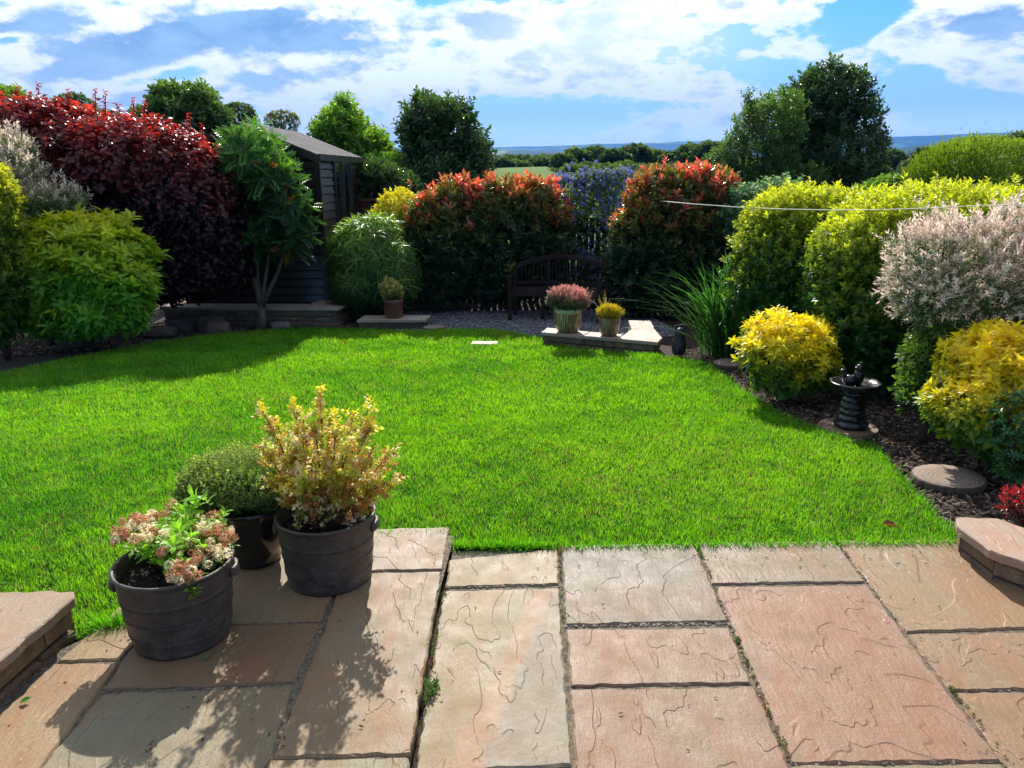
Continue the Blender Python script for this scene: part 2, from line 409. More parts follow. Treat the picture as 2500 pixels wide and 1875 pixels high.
# ------------------------------------------------------------------ terrain
ys = np.concatenate([np.arange(-8, 20, .5), np.geomspace(20, 12500, 90)])
NA = 121
A = Acc(); V = []; 
for y in ys:
    wdt = max(14, abs(y) * 1.25 + 10)
    for k in range(NA):
        x = (k / (NA - 1) * 2 - 1) * wdt
        z = float(gz(x, y)) - 0.035
        if y > 14.5: z += (0.02 * min(y, 120) * .35) * math.sin(x / 23.0) * min(1, (y - 14.5) / 40) - max(0, x) * .012 * min(1, (y - 14.5) / 60) * min(1, 200 / max(y, 1))
        if y > 200: z += 6 * math.sin(x / 170 + y / 230) + 5 * math.sin(y / 120.0)
        V.append((x, y, z))
F = [(j * NA + k, j * NA + k + 1, (j + 1) * NA + k + 1, (j + 1) * NA + k) for j in range(len(ys) - 1) for k in range(NA - 1)]
A.raw(V, F, (1, 1, 1), True)
def _ground(g):
    p = wpos(g); x, y, z = g.sep(p)
    return M_land
ground = tag(A.build('ground', M_land), kind='structure')

def ridge(name, R, prof, base_z, depth, seed, amp):
    """hill range: profile of (u, v) picture columns gives the skyline at range R"""
    us = np.array([q[0] for q in prof], float); vs = np.array([q[1] for q in prof], float)
    cols = np.arange(us[0], us[-1] + 1, 12.0); rows = np.linspace(-1, 1, 25); A = Acc(); V = []
    for t in rows:
        for u in cols:
            v = np.interp(u, us, vs); r = ray(u, v); r = r / math.hypot(r[0], r[1])
            top = H + r[2] * R
            rr = R + t * depth
            f = math.cos(t * math.pi / 2) ** 1.2 if t > 0 else (1 - abs(t)) ** .8
            q = np.array([[r[0] * rr, r[1] * rr, 0]])
            n = float(fbm(q / 900.0, 1.0, seed)[0]) * amp * (1 if t < 0 else 0) * min(1, abs(t) * 3)
            n2_ = float(fbm(q / 60.0, 1.0, seed + 1)[0]) * amp * .05
            V.append((r[0] * rr, r[1] * rr, base_z + (top - base_z) * f + n * f + n2_))
    nc = len(cols)
    F = [(j * nc + k, j * nc + k + 1, (j + 1) * nc + k + 1, (j + 1) * nc + k) for j in range(len(rows) - 1) for k in range(nc - 1)]
    A.raw(V, F, (1, 1, 1), True)
    return tag(A.build(name, M_land), kind='structure')
ridge('hills', 7000, [(-500, 330), (300, 326), (830, 322), (1060, 318), (1200, 315), (1290, 311), (1400, 309), (1500, 305), (1620, 303), (1700, 299), (1900, 297), (2020, 292), (2120, 288), (2212, 285), (2400, 284)], -60, 3200, 3, 60)
ridge('hills', 3300, [(-500, 350), (700, 345), (950, 330), (1110, 324), (1190, 327), (1300, 336), (1400, 345), (1500, 352), (1600, 352), (1800, 330), (1900, 320), (1990, 314), (2080, 303), (2150, 298), (2212, 296), (2400, 292)], -60, 1300, 7, 40)
ridge('hills', 1500, [(-500, 385), (1400, 380), (1800, 352), (1900, 345), (2000, 336), (2100, 328), (2212, 318), (2400, 310)], -55, 700, 11, 14)

# ------------------------------------------------------------------ garden ground sheets
def sheet(poly, name, mat, dz, step=.25, kind='structure'):
    """polygon sheet following the garden slope, cut in strips"""
    P = np.array(poly); ymin, ymax = P[:, 1].min(), P[:, 1].max()
    n = len(P)
    bm_rows = []
    yy = np.unique(np.concatenate([np.arange(ymin, ymax, step), [ymax - 1e-4], np.clip(P[:, 1], ymin + 1e-5, ymax - 1e-4)]))
    A = Acc()
    def xs(y):
        r = []
        for i in range(n):
            a, b = P[i], P[(i + 1) % n]
            if (a[1] <= y) != (b[1] <= y): r.append(a[0] + (b[0] - a[0]) * (y - a[1]) / (b[1] - a[1]))
        r.sort(); return r
    for y0, y1 in zip(yy[:-1], yy[1:]):
        if y1 - y0 < 1e-4: continue
        a = xs(y0 + 1e-6); b = xs(y1 - 1e-6)
        for i in range(0, min(len(a), len(b)) - 1, 2):
            A.raw([(a[i], y0, float(gz(0, y0)) + dz), (a[i + 1], y0, float(gz(0, y0)) + dz), (b[i + 1], y1, float(gz(0, y1)) + dz), (b[i], y1, float(gz(0, y1)) + dz)], [(0, 1, 2, 3)])
    return tag(A.build(name, mat), kind=kind)
def inpoly(x, y, poly):
    P = np.array(poly); c = np.zeros(len(x), bool); n = len(P)
    for i in range(n):
        a, b = P[i], P[(i + 1) % n]
        m = (a[1] <= y) != (b[1] <= y)
        with np.errstate(divide='ignore', invalid='ignore'):
            xi = a[0] + (b[0] - a[0]) * (y - a[1]) / (b[1] - a[1])
        c ^= m & (x < xi)
    return c

sheet([(-14, -3), (14, -3), (14, 14.0), (-14, 14.0)], 'ground', M_mulch, -.028)
bord = [(0, 808), (150, 775), (330, 741), (480, 721), (640, 710), (770, 711), (860, 716), (925, 716), (960, 712), (1045, 711), (1110, 719), (1175, 734), (1230, 752), (1320, 762), (1420, 768), (1530, 787), (1600, 842), (1700, 902), (1790, 942), (1890, 967), (1950, 1040), (2010, 1112), (2068, 1172)]
B = [tuple(atl(u, v)[:2]) for u, v in bord]
lawn_poly = [(-9, 6.6), (-9, 2.45), (-1.50, 2.45), (-1.40, 2.62), (-1.12, 3.20), (-.60, 3.235), (-.28, 3.235), (-.25, 3.11), (-.13, 3.095), (.13, 3.10), (.2, 3.10), (1.98, 3.10)] + B[::-1]
sheet(lawn_poly, 'lawn', M_turf, -.012)

# gravel area under the bench
gr_poly = [(-1.25, 9.8), (-.6, 9.6), (.5, 8.4), (1.2, 8.6), (2.2, 9.6), (2.0, 11.9), (-1.6, 11.9), (-1.9, 10.6)]
sheet(gr_poly, 'gravel_path', M_gravel, -.018)

rng = np.random.RandomState(5)
def rot_from_axis(Z, rng, roll=None):
    n = len(Z); Z = Z / np.linalg.norm(Z, axis=1, keepdims=True)
    R0 = rng.normal(size=(n, 3)) if roll is None else roll
    X = np.cross(R0, Z); X /= np.linalg.norm(X, axis=1, keepdims=True) + 1e-9
    Y = np.cross(Z, X)
    return np.stack([X, Y, Z], axis=2)
class Tm:
    def __init__(s, V, faces, age=None, lr=None, part=None):
        s.V = np.asarray(V, float); s.lp = np.array([i for f in faces for i in f], np.int64); s.tot = np.array([len(f) for f in faces], np.int64)
        k = len(s.V); s.age = np.zeros(k) if age is None else np.asarray(age, float); s.lr = np.zeros(k) if lr is None else np.asarray(lr, float)

# stone chips and bark chips (loose ground cover: stuff)
chipT = Tm([(-.5, -.3, 0), (.5, -.25, 0), (.45, .3, 0), (-.4, .35, 0), (-.35, -.2, .25), (.35, -.15, .3), (.3, .2, .22), (-.3, .2, .28)],
           [(4, 5, 6, 7), (0, 1, 5, 4), (1, 2, 6, 5), (2, 3, 7, 6), (3, 0, 4, 7)])
def scatter(poly, n, size, cols, name, label, mat, rng, zoff=-.02, excl=None, stretch=(1, 1, 1)):
    P = np.array(poly); lo = P.min(0); hi = P.max(0)
    x = rng.uniform(lo[0], hi[0], n * 3); y = rng.uniform(lo[1], hi[1], n * 3); m = inpoly(x, y, poly)
    if excl is not None: m &= ~inpoly(x, y, excl)
    x = x[m][:n]; y = y[m][:n]; k = len(x)
    Z = np.stack([rng.normal(0, .35, k), rng.normal(0, .35, k), np.ones(k)], 1)
    R = rot_from_axis(Z, rng); s = size * rng.uniform(.5, 1.4, k)
    sc = np.stack([s * stretch[0] * rng.uniform(.7, 1.3, k), s * stretch[1], s * stretch[2]], 1)
    c = np.array(cols)[rng.randint(0, len(cols), k)] * rng.uniform(.6, 1.3, (k, 1))
    A = Acc().rep(chipT, np.stack([x, y, gz(x, y) + zoff], 1), R, sc, c[:, None, :])
    return tag(A.build(name, mat), label, kind='stuff')
scatter(gr_poly, 15000, .032, [(.20, .19, .20), (.12, .115, .13), (.30, .28, .27), (.08, .08, .10)], 'gravel', 'grey slate chippings spread in front of the bench', M_stonechip, rng, excl=lawn_poly)
bedR = [(1.9, 2.5), (1.9, 3.3), (1.8, 8.6), (4.6, 8.6), (4.6, 2.2)]
BC = [(.10, .065, .04), (.055, .034, .022), (.17, .12, .08), (.03, .02, .014), (.24, .19, .14)]
scatter(bedR, 24000, .022, BC, 'bark_chips', 'brown bark chips covering the right hand flower bed', M_chip, rng, excl=lawn_poly, stretch=(1.6, .8, .8))
bedL = [(-7.5, 7.0), (-7.5, 11.2), (-2.2, 11.2), (-2.2, 10.2), (-4.4, 9.2)]
scatter(bedL, 9000, .032, BC, 'bark_chips', 'dark bark chips covering the shaded left flower bed', M_chip, rng, excl=lawn_poly, stretch=(1.6, .8, .8))

# ------------------------------------------------------------------ grass
def grass():
    rg = np.random.RandomState(11); A = Acc()
    bands = [(2.45, 4.0, 18000, .0032, .030), (4.0, 5.5, 13500, .0038, .031), (5.5, 7.5, 7500, .0052, .038), (7.5, 9.0, 4800, .007, .042), (9.0, 10.6, 3600, .0085, .045)]
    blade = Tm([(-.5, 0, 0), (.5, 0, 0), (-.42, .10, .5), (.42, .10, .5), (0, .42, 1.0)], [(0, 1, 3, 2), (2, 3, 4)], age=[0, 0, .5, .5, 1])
    for y0, y1, dens, wd, ht in bands:
        xl = -(y1 * .70 + .25); xl = max(xl, -7.3); xr = 2.9
        n = int((xr - xl) * (y1 - y0) * dens)
        x = rg.uniform(xl, xr, n); y = rg.uniform(y0, y1, n); m = inpoly(x, y, lawn_poly)
        x = x[m]; y = y[m]; n = len(x)
        x += .012 * np.sin(y * 61) ; P2 = np.stack([x, y, 0 * x], 1)
        pt = fbm(P2, 1.3, 1); pf = fbm(P2, 7.0, 2); clump = fbm(P2, 22.0, 3)
        Z = np.stack([rg.normal(0, .30, n) + .18 * clump, rg.normal(0, .30, n) - .04, np.ones(n)], 1)
        R = rot_from_axis(Z, rg)
        h = ht * (1 + .28 * clump + .16 * pf) * rg.uniform(.55, 1.25, n)
        sc = np.stack([wd * rg.uniform(.7, 1.3, n), h * rg.uniform(.5, 1.6, n), h], 1)
        a = np.clip(.5 + .42 * pt + .32 * pf + .25 * clump + .30 * np.exp(-((x - .9) / 1.1) ** 2 - ((y - 4.2) / .9) ** 2) + rg.normal(0, .32, n), 0, 1)[:, None]
        c = (1 - a) * np.array([.055, .235, .008]) + a * np.array([.235, .50, .016])
        dry = (rg.rand(n) < .05 + .10 * np.exp(-((x - .9) / 1.1) ** 2 - ((y - 4.2) / .8) ** 2) + .35 * np.clip(fbm(P2, 2.2, 9) - .35, 0, 1))[:, None]; c = np.where(dry, np.array([.30, .27, .10]), c)
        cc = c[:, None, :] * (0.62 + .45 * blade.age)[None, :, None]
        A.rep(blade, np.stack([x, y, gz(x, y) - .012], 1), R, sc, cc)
    # long untrimmed blades along the paving and wall edges
    def edge(pts, n, ht, lean):
        pts = np.array(pts); t = rg.uniform(0, len(pts) - 1.001, n); i = t.astype(int); f = (t - i)[:, None]
        q = pts[i] * (1 - f) + pts[i + 1] * f + rg.normal(0, .018, (n, 2))
        Z = np.stack([rg.normal(0, .5, n) + lean[0], rg.normal(0, .5, n) + lean[1], np.ones(n)], 1)
        R = rot_from_axis(Z, rg); h = ht * rg.uniform(.6, 1.3, n)
        sc = np.stack([.0042 * rg.uniform(.7, 1.3, n), h * .9, h], 1)
        c = np.array([.11, .34, .012]) * rg.uniform(.5, 1.4, (n, 1))
        A.rep(blade, np.stack([q[:, 0], q[:, 1], gz(q[:, 0], q[:, 1]) - .012], 1), R, sc, c[:, None, :] * (.62 + .5 * blade.age)[None, :, None])
    edge([(-.27, 3.14), (.18, 3.12)], 900, .055, (0, -.75))
    edge([(.2, 3.11), (1.95, 3.11)], 1500, .042, (0, -.3))
    edge([(-1.5, 2.47), (-1.40, 2.64), (-1.2, 3.0), (-1.1, 3.2), (-.3, 3.24)], 1700, .065, (.2, -.5))
    edge([(-1.55, 2.50), (-1.44, 2.52), (-1.40, 2.66)], 700, .085, (.1, -.7))
    edge(B, 5000, .05, (0, 0))
    return tag(A.build('grass', M_grass), 'bright green mown lawn grass', kind='stuff')
grass()

# ------------------------------------------------------------------ patio
def slab_poly(px, z): return [tuple(atz(u * PXd, v * PXd, z)[:2]) for u, v in px]
def slab(A, poly, z, th, col, rg, gap=-.0022, jag=.0022):
    col = (col[0] * .76, col[1] * .70, col[2] * .51)
    """riven flagstone: jittered outline, chipped bevel, vertical sides"""
    P = np.array(poly); area = sum(P[i][0] * P[(i + 1) % len(P)][1] - P[(i + 1) % len(P)][0] * P[i][1] for i in range(len(P)))
    if area < 0: P = P[::-1]
    cen = P.mean(0); pts = []
    for i in range(len(P)):
        a, b = P[i], P[(i + 1) % len(P)]; L = np.linalg.norm(b - a); n = max(2, int(L / .022)); nrm = np.array([b[1] - a[1], a[0] - b[0]]) / L
        ph = rg.uniform(0, 6, 3)
        for k in range(n):
            t = k / n; w_ = jag * (math.sin(t * L * 40 + ph[0]) + .8 * math.sin(t * L * 97 + ph[1])) + rg.normal(0, jag * .5)
            pts.append(a + (b - a) * t - nrm * (gap + w_ * (1 if 0 < k else .3)))
    pts = np.array(pts); n = len(pts); d = pts - cen; ln = np.linalg.norm(d, axis=1, keepdims=True)
    inn = pts - d / ln * (.006 + rg.uniform(0, .004, (n, 1)))
    V = [(*p, z) for p in inn] + [(*p, z - .005 - rg.uniform(0, .002)) for p in pts] + [(*p, z - th) for p in pts]
    F = [tuple(range(n))]
    for r in range(2):
        for i in range(n): j = (i + 1) % n; F.append((r * n + i, (r + 1) * n + i, (r + 1) * n + j, r * n + j))
    A.raw(V, F, col)
rg = np.random.RandomState(3)
right = {
 'A': ([(1098, 1366), (1361, 1340), (1363, 1424), (1089, 1432)], (.36, .31, .23)),
 'B': ([(1084, 1442), (1363, 1434), (1394, 1868), (1015, 1884)], (.33, .285, .20)),
 'C': ([(1371, 1331), (1693, 1325), (1774, 1515), (1380, 1524)], (.275, .24, .225)),
 'D': ([(1384, 1536), (1781, 1533), (1832, 1666), (1393, 1672)], (.335, .23, .18)),
 'E': ([(1393, 1682), (1842, 1677), (1938, 1900), (1408, 1900)], (.32, .225, .18)),
 'F': ([(1704, 1325), (2038, 1320), (2110, 1419), (1737, 1424)], (.31, .25, .205)),
 'G': ([(1746, 1432), (2116, 1428), (2440, 1856), (1931, 1862)], (.345, .225, .175)),
 'H': ([(2046, 1320), (2330, 1316), (2640, 1528), (2213, 1541)], (.35, .26, .185)),
 'I': ([(2218, 1548), (2640, 1540), (2700, 1678), (2321, 1683)], (.34, .235, .165)),
 'J': ([(2331, 1690), (2700, 1688), (2760, 1900), (2480, 1900)], (.33, .24, .175)),
 'K': ([(1936, 1870), (2445, 1866), (2520, 1960), (1975, 1960)], (.30, .27, .2)),
}
Ap = Acc()
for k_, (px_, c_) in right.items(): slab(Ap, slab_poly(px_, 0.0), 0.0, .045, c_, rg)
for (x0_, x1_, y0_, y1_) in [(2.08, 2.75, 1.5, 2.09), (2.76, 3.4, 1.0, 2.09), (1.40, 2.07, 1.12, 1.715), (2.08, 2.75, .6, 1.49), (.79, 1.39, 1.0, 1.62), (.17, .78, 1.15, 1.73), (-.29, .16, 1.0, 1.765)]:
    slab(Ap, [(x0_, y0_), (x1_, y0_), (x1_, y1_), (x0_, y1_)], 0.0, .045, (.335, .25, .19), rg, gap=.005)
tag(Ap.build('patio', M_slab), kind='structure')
ZL = .022
left = [
 ([(890, 1291), (1096, 1287), (1079, 1389), (848, 1394)], (.345, .27, .215)),
 ([(845, 1399), (1076, 1395), (1000, 1840), (668, 1847)], (.335, .255, .185)),
 ([(660, 1856), (996, 1849), (988, 1940), (622, 1940)], (.30, .27, .2)),
 ([(560, 1314), (884, 1293), (779, 1514), (390, 1526)], (.34, .265, .2)),
 ([(355, 1534), (777, 1521), (716, 1664), (252, 1681)], (.285, .205, .15)),
 ([(250, 1694), (713, 1675), (655, 1848), (615, 1920), (60, 1920)], (.30, .27, .21)),
 ([(326, 1452), (470, 1452), (326, 1567), (290, 1609), (142, 1613)], (.38, .29, .18)),
 ([(134, 1619), (287, 1618), (250, 1672), (60, 1920), (-150, 1920), (-60, 1800)], (.375, .28, .19)),
]
Ap = Acc()
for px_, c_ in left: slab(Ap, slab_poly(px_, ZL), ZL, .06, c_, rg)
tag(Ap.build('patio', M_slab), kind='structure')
# bedding between the flags
def _bedm(g):
    p = wpos(g); n = g.noise(p, 60, 5, .75); s = g.voro(p, 120, 'F1', 'Color')
    c = g.mix(g.mapr(n, .35, .65), (.07, .055, .038), (.30, .25, .18)); c = g.mix(g.mapr(g.noise(p, 5, 3, .5), .58, .68, 0, .6), c, (.05, .075, .02))
    return princ(g, c, .9, .2, g.bump(g.math('ADD', n, g.sep(s)[0]), 1, .01))
M_mortar = pmat('patio_mortar', _bedm)
Ab = Acc(); Ab.raw([(-.30, -1, -.008), (4.5, -1, -.008), (4.5, 2.9, -.008), (1.95, 3.10, -.008), (-.27, 3.09, -.008)], [(0, 1, 2, 3, 4)])
lx0 = slab_poly([(1096, 1287), (992, 1875)], 0)
Ab.raw([(-3.5, -1, .014), (-.345, -1, .014), (-.33, 1.6, .014), (-.30, 2.6, .014), (-.27, 3.2, .014), (-1.1, 3.18, .014), (-1.42, 2.6, .014), (-1.75, 2.1, .014)], [(0, 1, 2, 3, 4, 5, 6, 7)])
tag(Ab.build('patio', M_mortar), kind='structure')
# small stones lying in the open joints (loose, uncountable)
A = Acc(); sr = np.random.RandomState(8); pp = []
for (a, b, n) in [((1381, 1530), (1779, 1524), 110), ((1090, 1437), (1362, 1429), 40), ((1700, 1325), (1744, 1428), 25), ((1740, 1428), (1930, 1864), 70), ((2042, 1325), (2214, 1544), 45), ((1366, 1340), (1372, 1530), 30), ((2325, 1687), (2500, 1686), 30), ((1936, 1866), (2440, 1862), 50)]:
    for _ in range(n):
        t = sr.rand(); u = a[0] + (b[0] - a[0]) * t; v = a[1] + (b[1] - a[1]) * t; q = atz(u * PXd, v * PXd, -.008); q[:2] += sr.normal(0, .003, 2); pp.append(q)
pp = np.array(pp); k = len(pp)
A.rep(chipT, pp, rot_from_axis(np.stack([sr.normal(0, .5, k), sr.normal(0, .5, k), np.ones(k)], 1), sr), (.013 * sr.uniform(.5, 1.5, (k, 3)) * np.array([1, .8, 1.4])), (np.array([.36, .31, .24]) * sr.uniform(.4, 1.3, (k, 1)))[:, None, :])
tag(A.build('joint_grit', M_stonechip), 'small grit and pebbles caught in the patio joints', kind='stuff')

# ------------------------------------------------------------------ low stone walls
def prism(A, poly, z0, z1, col, rg=None, jag=.0, bev=.006):
    P = np.array(poly, float); area = sum(P[i][0] * P[(i + 1) % len(P)][1] - P[(i + 1) % len(P)][0] * P[i][1] for i in range(len(P)))
    if area < 0: P = P[::-1]
    pts = []
    for i in range(len(P)):
        a, b = P[i], P[(i + 1) % len(P)]; L = np.linalg.norm(b - a); n = max(1, int(L / .04)) if jag else 1
        nrm = np.array([b[1] - a[1], a[0] - b[0]]) / L
        for k in range(n): pts.append(a + (b - a) * k / n + (nrm * rg.normal(0, jag) if jag and k else 0))
    pts = np.array(pts); n = len(pts); cen = pts.mean(0); d = pts - cen; d /= np.linalg.norm(d, axis=1, keepdims=True)
    V = [(*p, z1) for p in pts - d * bev] + [(*p, z1 - bev) for p in pts] + [(*p, z0) for p in pts]
    F = [tuple(range(n)), tuple(range(2 * n, 3 * n))[::-1]]
    for r in range(2):
        for i in range(n): j = (i + 1) % n; F.append((r * n + i, (r + 1) * n + i, (r + 1) * n + j, r * n + j))
    A.raw(V, F, col)
def offset(poly, d):
    P = np.array(poly, float); c = P.mean(0); return [tuple(c + (p - c) * (1 - d / max(np.linalg.norm(p - c), .01))) for p in P]
wr = np.random.RandomState(21)
def stone_wall(label, body, z0, ztop, caps, cc=(.40, .33, .25), bc=(.24, .19, .13), loc=(0, 0, 0)):
    t = thing('stone_wall', label, 'garden wall', loc)
    A = Acc()
    for b in body:
        prism(A, offset(b, .012), z0, ztop - .038, (.10, .085, .06), wr, .002)
        Pb = np.array(b, float); ar = sum(Pb[i][0] * Pb[(i + 1) % len(Pb)][1] - Pb[(i + 1) % len(Pb)][0] * Pb[i][1] for i in range(len(Pb)))
        if ar < 0: Pb = Pb[::-1]
        for i in range(len(Pb)):
            a_, b_ = Pb[i], Pb[(i + 1) % len(Pb)]; Ls_ = np.linalg.norm(b_ - a_)
            if Ls_ < .08: continue
            d_ = (b_ - a_) / Ls_; nn = np.array([d_[1], -d_[0]]); an = math.atan2(d_[1], d_[0]); zz_ = ztop - .038
            while zz_ > z0 + .01:
                ch = min(wr.uniform(.055, .095), zz_ - z0); x_ = -wr.uniform(0, .02)
                while x_ < Ls_ - .02:
                    bl = min(wr.uniform(.10, .30), Ls_ - x_ + .008)
                    if Ls_ - x_ - bl < .05: bl = Ls_ - x_ + .008
                    q = a_ + d_ * (x_ + bl / 2) + nn * (wr.uniform(-.014, .002) - .022)
                    A.box((q[0], q[1], zz_ - ch / 2), (bl - .009, .075, ch - .008), tuple(np.array(bc) * wr.uniform(.65, 1.3) * np.array([1, wr.uniform(.9, 1.05), wr.uniform(.8, 1.1)])), an + wr.normal(0, .015), .010)
                    x_ += bl
                zz_ -= ch
    A.build('wall_body', M_wall, t)
    for c in caps:
        A = Acc(); prism(A, c, ztop - .036, ztop, tuple(np.array(cc) * wr.uniform(.9, 1.1)), wr, .0035, .005); A.build('coping_stone', M_cop, t)
    return t
# left raised corner by the patio
zt = .165
Lt = [tuple(atz(u, v, zt)[:2]) for u, v in ((160, 1277), (160, 1290), (0, 1427))]
stone_wall('low sandstone wall in the near left corner of the patio', [[(-3.2, Lt[0][1] - .02), (Lt[0][0] - .03, Lt[0][1] - .02), (Lt[1][0] - .03, Lt[1][1]), (Lt[2][0] - .035, Lt[2][1]), (-2.05, 1.3), (-3.2, 1.3)]],
           -.02, zt, [[(-3.2, Lt[0][1]), Lt[0], Lt[1], Lt[2], (-2.02, 1.28), (-3.2, 1.28)]], (.37, .275, .185), (.30, .21, .12), (-2.4, 1.9, 0))
# right raised corner
zr = .13
Rt = [tuple(atz(u * PXd, v * PXd, zr)[:2]) for u, v in ((2334, 1263), (2431, 1265), (2560, 1310), (2337, 1282), (2415, 1342), (2520, 1380), (2760, 1460))]
stone_wall('low angular sandstone wall on the far right of the patio', [offset([Rt[0], Rt[1], Rt[2], (3.2, 2.75), (3.2, 2.2), Rt[6], Rt[5], Rt[4], Rt[3]], .03)], -.02, zr,
           [[Rt[0], Rt[1], Rt[2], (3.2, 2.75), (3.2, 2.2), Rt[6], Rt[5], Rt[4], Rt[3]]], (.36, .26, .19), (.28, .20, .13), (2.5, 2.9, 0))
# wall under the two striped pots
zc = float(at(1172, 717, 8.69)[2])
stone_wall('L shaped low stone wall carrying the two striped planters', [[(.37, 8.72), (1.53, 8.12), (1.62, 8.24), (1.68, 9.28), (1.46, 9.30), (1.32, 8.52), (.44, 8.92)]], -.40, zc,
           [[(.34, 8.68), (.80, 8.45), (.90, 8.68), (.42, 8.95)], [(.805, 8.447), (1.15, 8.28), (1.26, 8.50), (.905, 8.677)], [(1.155, 8.278), (1.57, 8.07), (1.66, 8.30), (1.66, 8.78), (1.40, 8.80), (1.265, 8.498)], [(1.40, 8.806), (1.66, 8.786), (1.72, 9.34), (1.44, 9.36)]], (.40, .34, .27), (.27, .21, .13), (1, 8.6, -.35))
zb = float(at(845, 691, 10.22)[2])
stone_wall('short low stone wall under the brown glazed pot', [[(-2.05, 10.26), (-1.20, 10.26), (-1.16, 10.52), (-2.02, 10.56)]], -.5, zb,
           [[(-2.08, 10.22), (-1.64, 10.22), (-1.62, 10.58), (-2.05, 10.60)], [(-1.635, 10.22), (-1.16, 10.22), (-1.12, 10.55), (-1.615, 10.58)]], (.44, .38, .30), (.22, .19, .12), (-1.6, 10.4, -.4))
za = float(at(745, 665, 10.5)[2])
stone_wall('long low stone wall running in front of the shed', [[(-4.9, 10.78), (-2.42, 10.52), (-2.28, 11.3), (-2.75, 11.36), (-2.85, 10.85), (-4.9, 11.05)]], -.5, za,
           [[(-4.95, 10.74), (-4.0, 10.645), (-3.97, 10.97), (-4.93, 11.08)], [(-3.995, 10.644), (-2.85, 10.53), (-2.82, 10.88), (-3.965, 10.965)], [(-2.845, 10.529), (-2.38, 10.48), (-2.23, 11.33), (-2.78, 11.42), (-2.86, 10.95)]], (.42, .35, .27), (.26, .19, .13), (-3.6, 10.7, -.4))

# ------------------------------------------------------------------ leaf templates
def mkleaf(kind, L, w_, curl=.15, fold=.12):
    if kind == 0:    # small 4-vert folded leaf
        V = [(0, 0, 0), (-w_ / 2, L * .45, fold * w_), (0, L, -curl * L), (w_ / 2, L * .45, fold * w_)]; F = [(0, 2, 1), (0, 3, 2)]
    elif kind == 1:  # 7-vert leaf
        V = [(0, 0, 0), (-w_ * .42, L * .30, fold * w_), (-w_ * .48, L * .62, fold * w_ - curl * L * .3), (0, L, -curl * L), (w_ * .48, L * .62, fold * w_ - curl * L * .3), (w_ * .42, L * .30, fold * w_), (0, L * .52, -curl * L * .12)]
        F = [(0, 6, 2, 1), (6, 3, 2), (0, 5, 4, 6), (6, 4, 3)]
    elif kind == 2:  # strap leaf, 3 segments drooping
        V = []; F = []
        for i in range(4):
            t = i / 4; ww = w_ / 2 * (1 - .25 * t) if i < 3 else w_ * .28
            V += [(-ww, L * t, -curl * L * t * t), (ww, L * t, -curl * L * t * t)]
        V.append((0, L, -curl * L)); F = [(0, 1, 3, 2), (2, 3, 5, 4), (4, 5, 7, 6), (6, 7, 8)]
    elif kind == 3:  # toothed pointed broad leaf (ovate)
        V = [(0, 0, 0), (-w_ * .5, L * .22, fold * w_), (-w_ * .40, L * .55, fold * w_ - curl * L * .2), (0, L, -curl * L), (w_ * .40, L * .55, fold * w_ - curl * L * .2), (w_ * .5, L * .22, fold * w_), (0, L * .4, 0)]
        F = [(0, 6, 2, 1), (6, 3, 2), (0, 5, 4, 6), (6, 4, 3)]
    return np.array(V, float), F
def shoot(n, stem, L, w_, tilt0, tilt1, kind=0, rs=0, curl=.15, lvar=.2, opp=False, size_top=1.0):
    """a shoot along +Z carrying n leaves; tilt: angle from the stem (deg) at bottom / top"""
    r = random.Random(rs); VV = []; FF = []; age = []; lr = []
    for i in range(n):
        t = i / max(1, n - 1); az = i * 2.4 if not opp else (i // 2) * 1.57 + (i % 2) * math.pi
        az += r.uniform(-.3, .3); tl = math.radians(tilt0 + (tilt1 - tilt0) * t + r.uniform(-9, 9))
        s = (1 + (size_top - 1) * t) * (1 + r.uniform(-lvar, lvar))
        V, F = mkleaf(kind, L * s, w_ * s, curl * r.uniform(.4, 1.6))
        # leaf local: y length, z normal(up side). rotate so that y points tilt away from +Z
        d = np.array([math.sin(tl) * math.cos(az), math.sin(tl) * math.sin(az), math.cos(tl)])
        side = np.array([-math.sin(az), math.cos(az), 0]); nrm = np.cross(side, d) * 1.0
        if nrm[2] < 0 and tl < 1.5: nrm = -nrm
        V = V[:, :1] * side + V[:, 1:2] * d + V[:, 2:3] * nrm + np.array([0, 0, stem * t])
        o = len(age); FF += [tuple(q + o for q in f) for f in F]
        VV.append(V); age += [t] * len(V); lr += [r.uniform(-1, 1)] * len(V)
    return Tm(np.concatenate(VV), FF, age, lr)
def pinnate(n, L, ll, lw, droop=.3, rs=0):
    r = random.Random(rs); VV = []; FF = []; age = []; lr = []
    for i in range(n):
        t = (i // 2 + 1) / (n // 2 + .5); sd_ = 1 if i % 2 else -1
        V, F = mkleaf(0, ll * (1 - .35 * abs(t - .45)), lw, .2)
        a = math.radians(58 - 20 * t)
        d = np.array([sd_ * math.sin(a), math.cos(a), -.15]); d /= np.linalg.norm(d); side = np.cross(d, (0, 0, 1.)); side /= np.linalg.norm(side); nm = np.cross(side, d)
        V = V[:, :1] * side + V[:, 1:2] * d + V[:, 2:3] * nm + np.array([0, L * t, -droop * L * t * t])
        o = len(age); FF += [tuple(q + o for q in f) for f in F]; VV.append(V); age += [t] * len(V); lr += [r.uniform(-1, 1)] * len(V)
    V, F = mkleaf(0, ll, lw, .2); V = V + np.array([0, L, -droop * L]); o = len(age); FF += [tuple(q + o for q in f) for f in F]; VV.append(V); age += [1] * 4; lr += [0] * 4
    return Tm(np.concatenate(VV), FF, age, lr)
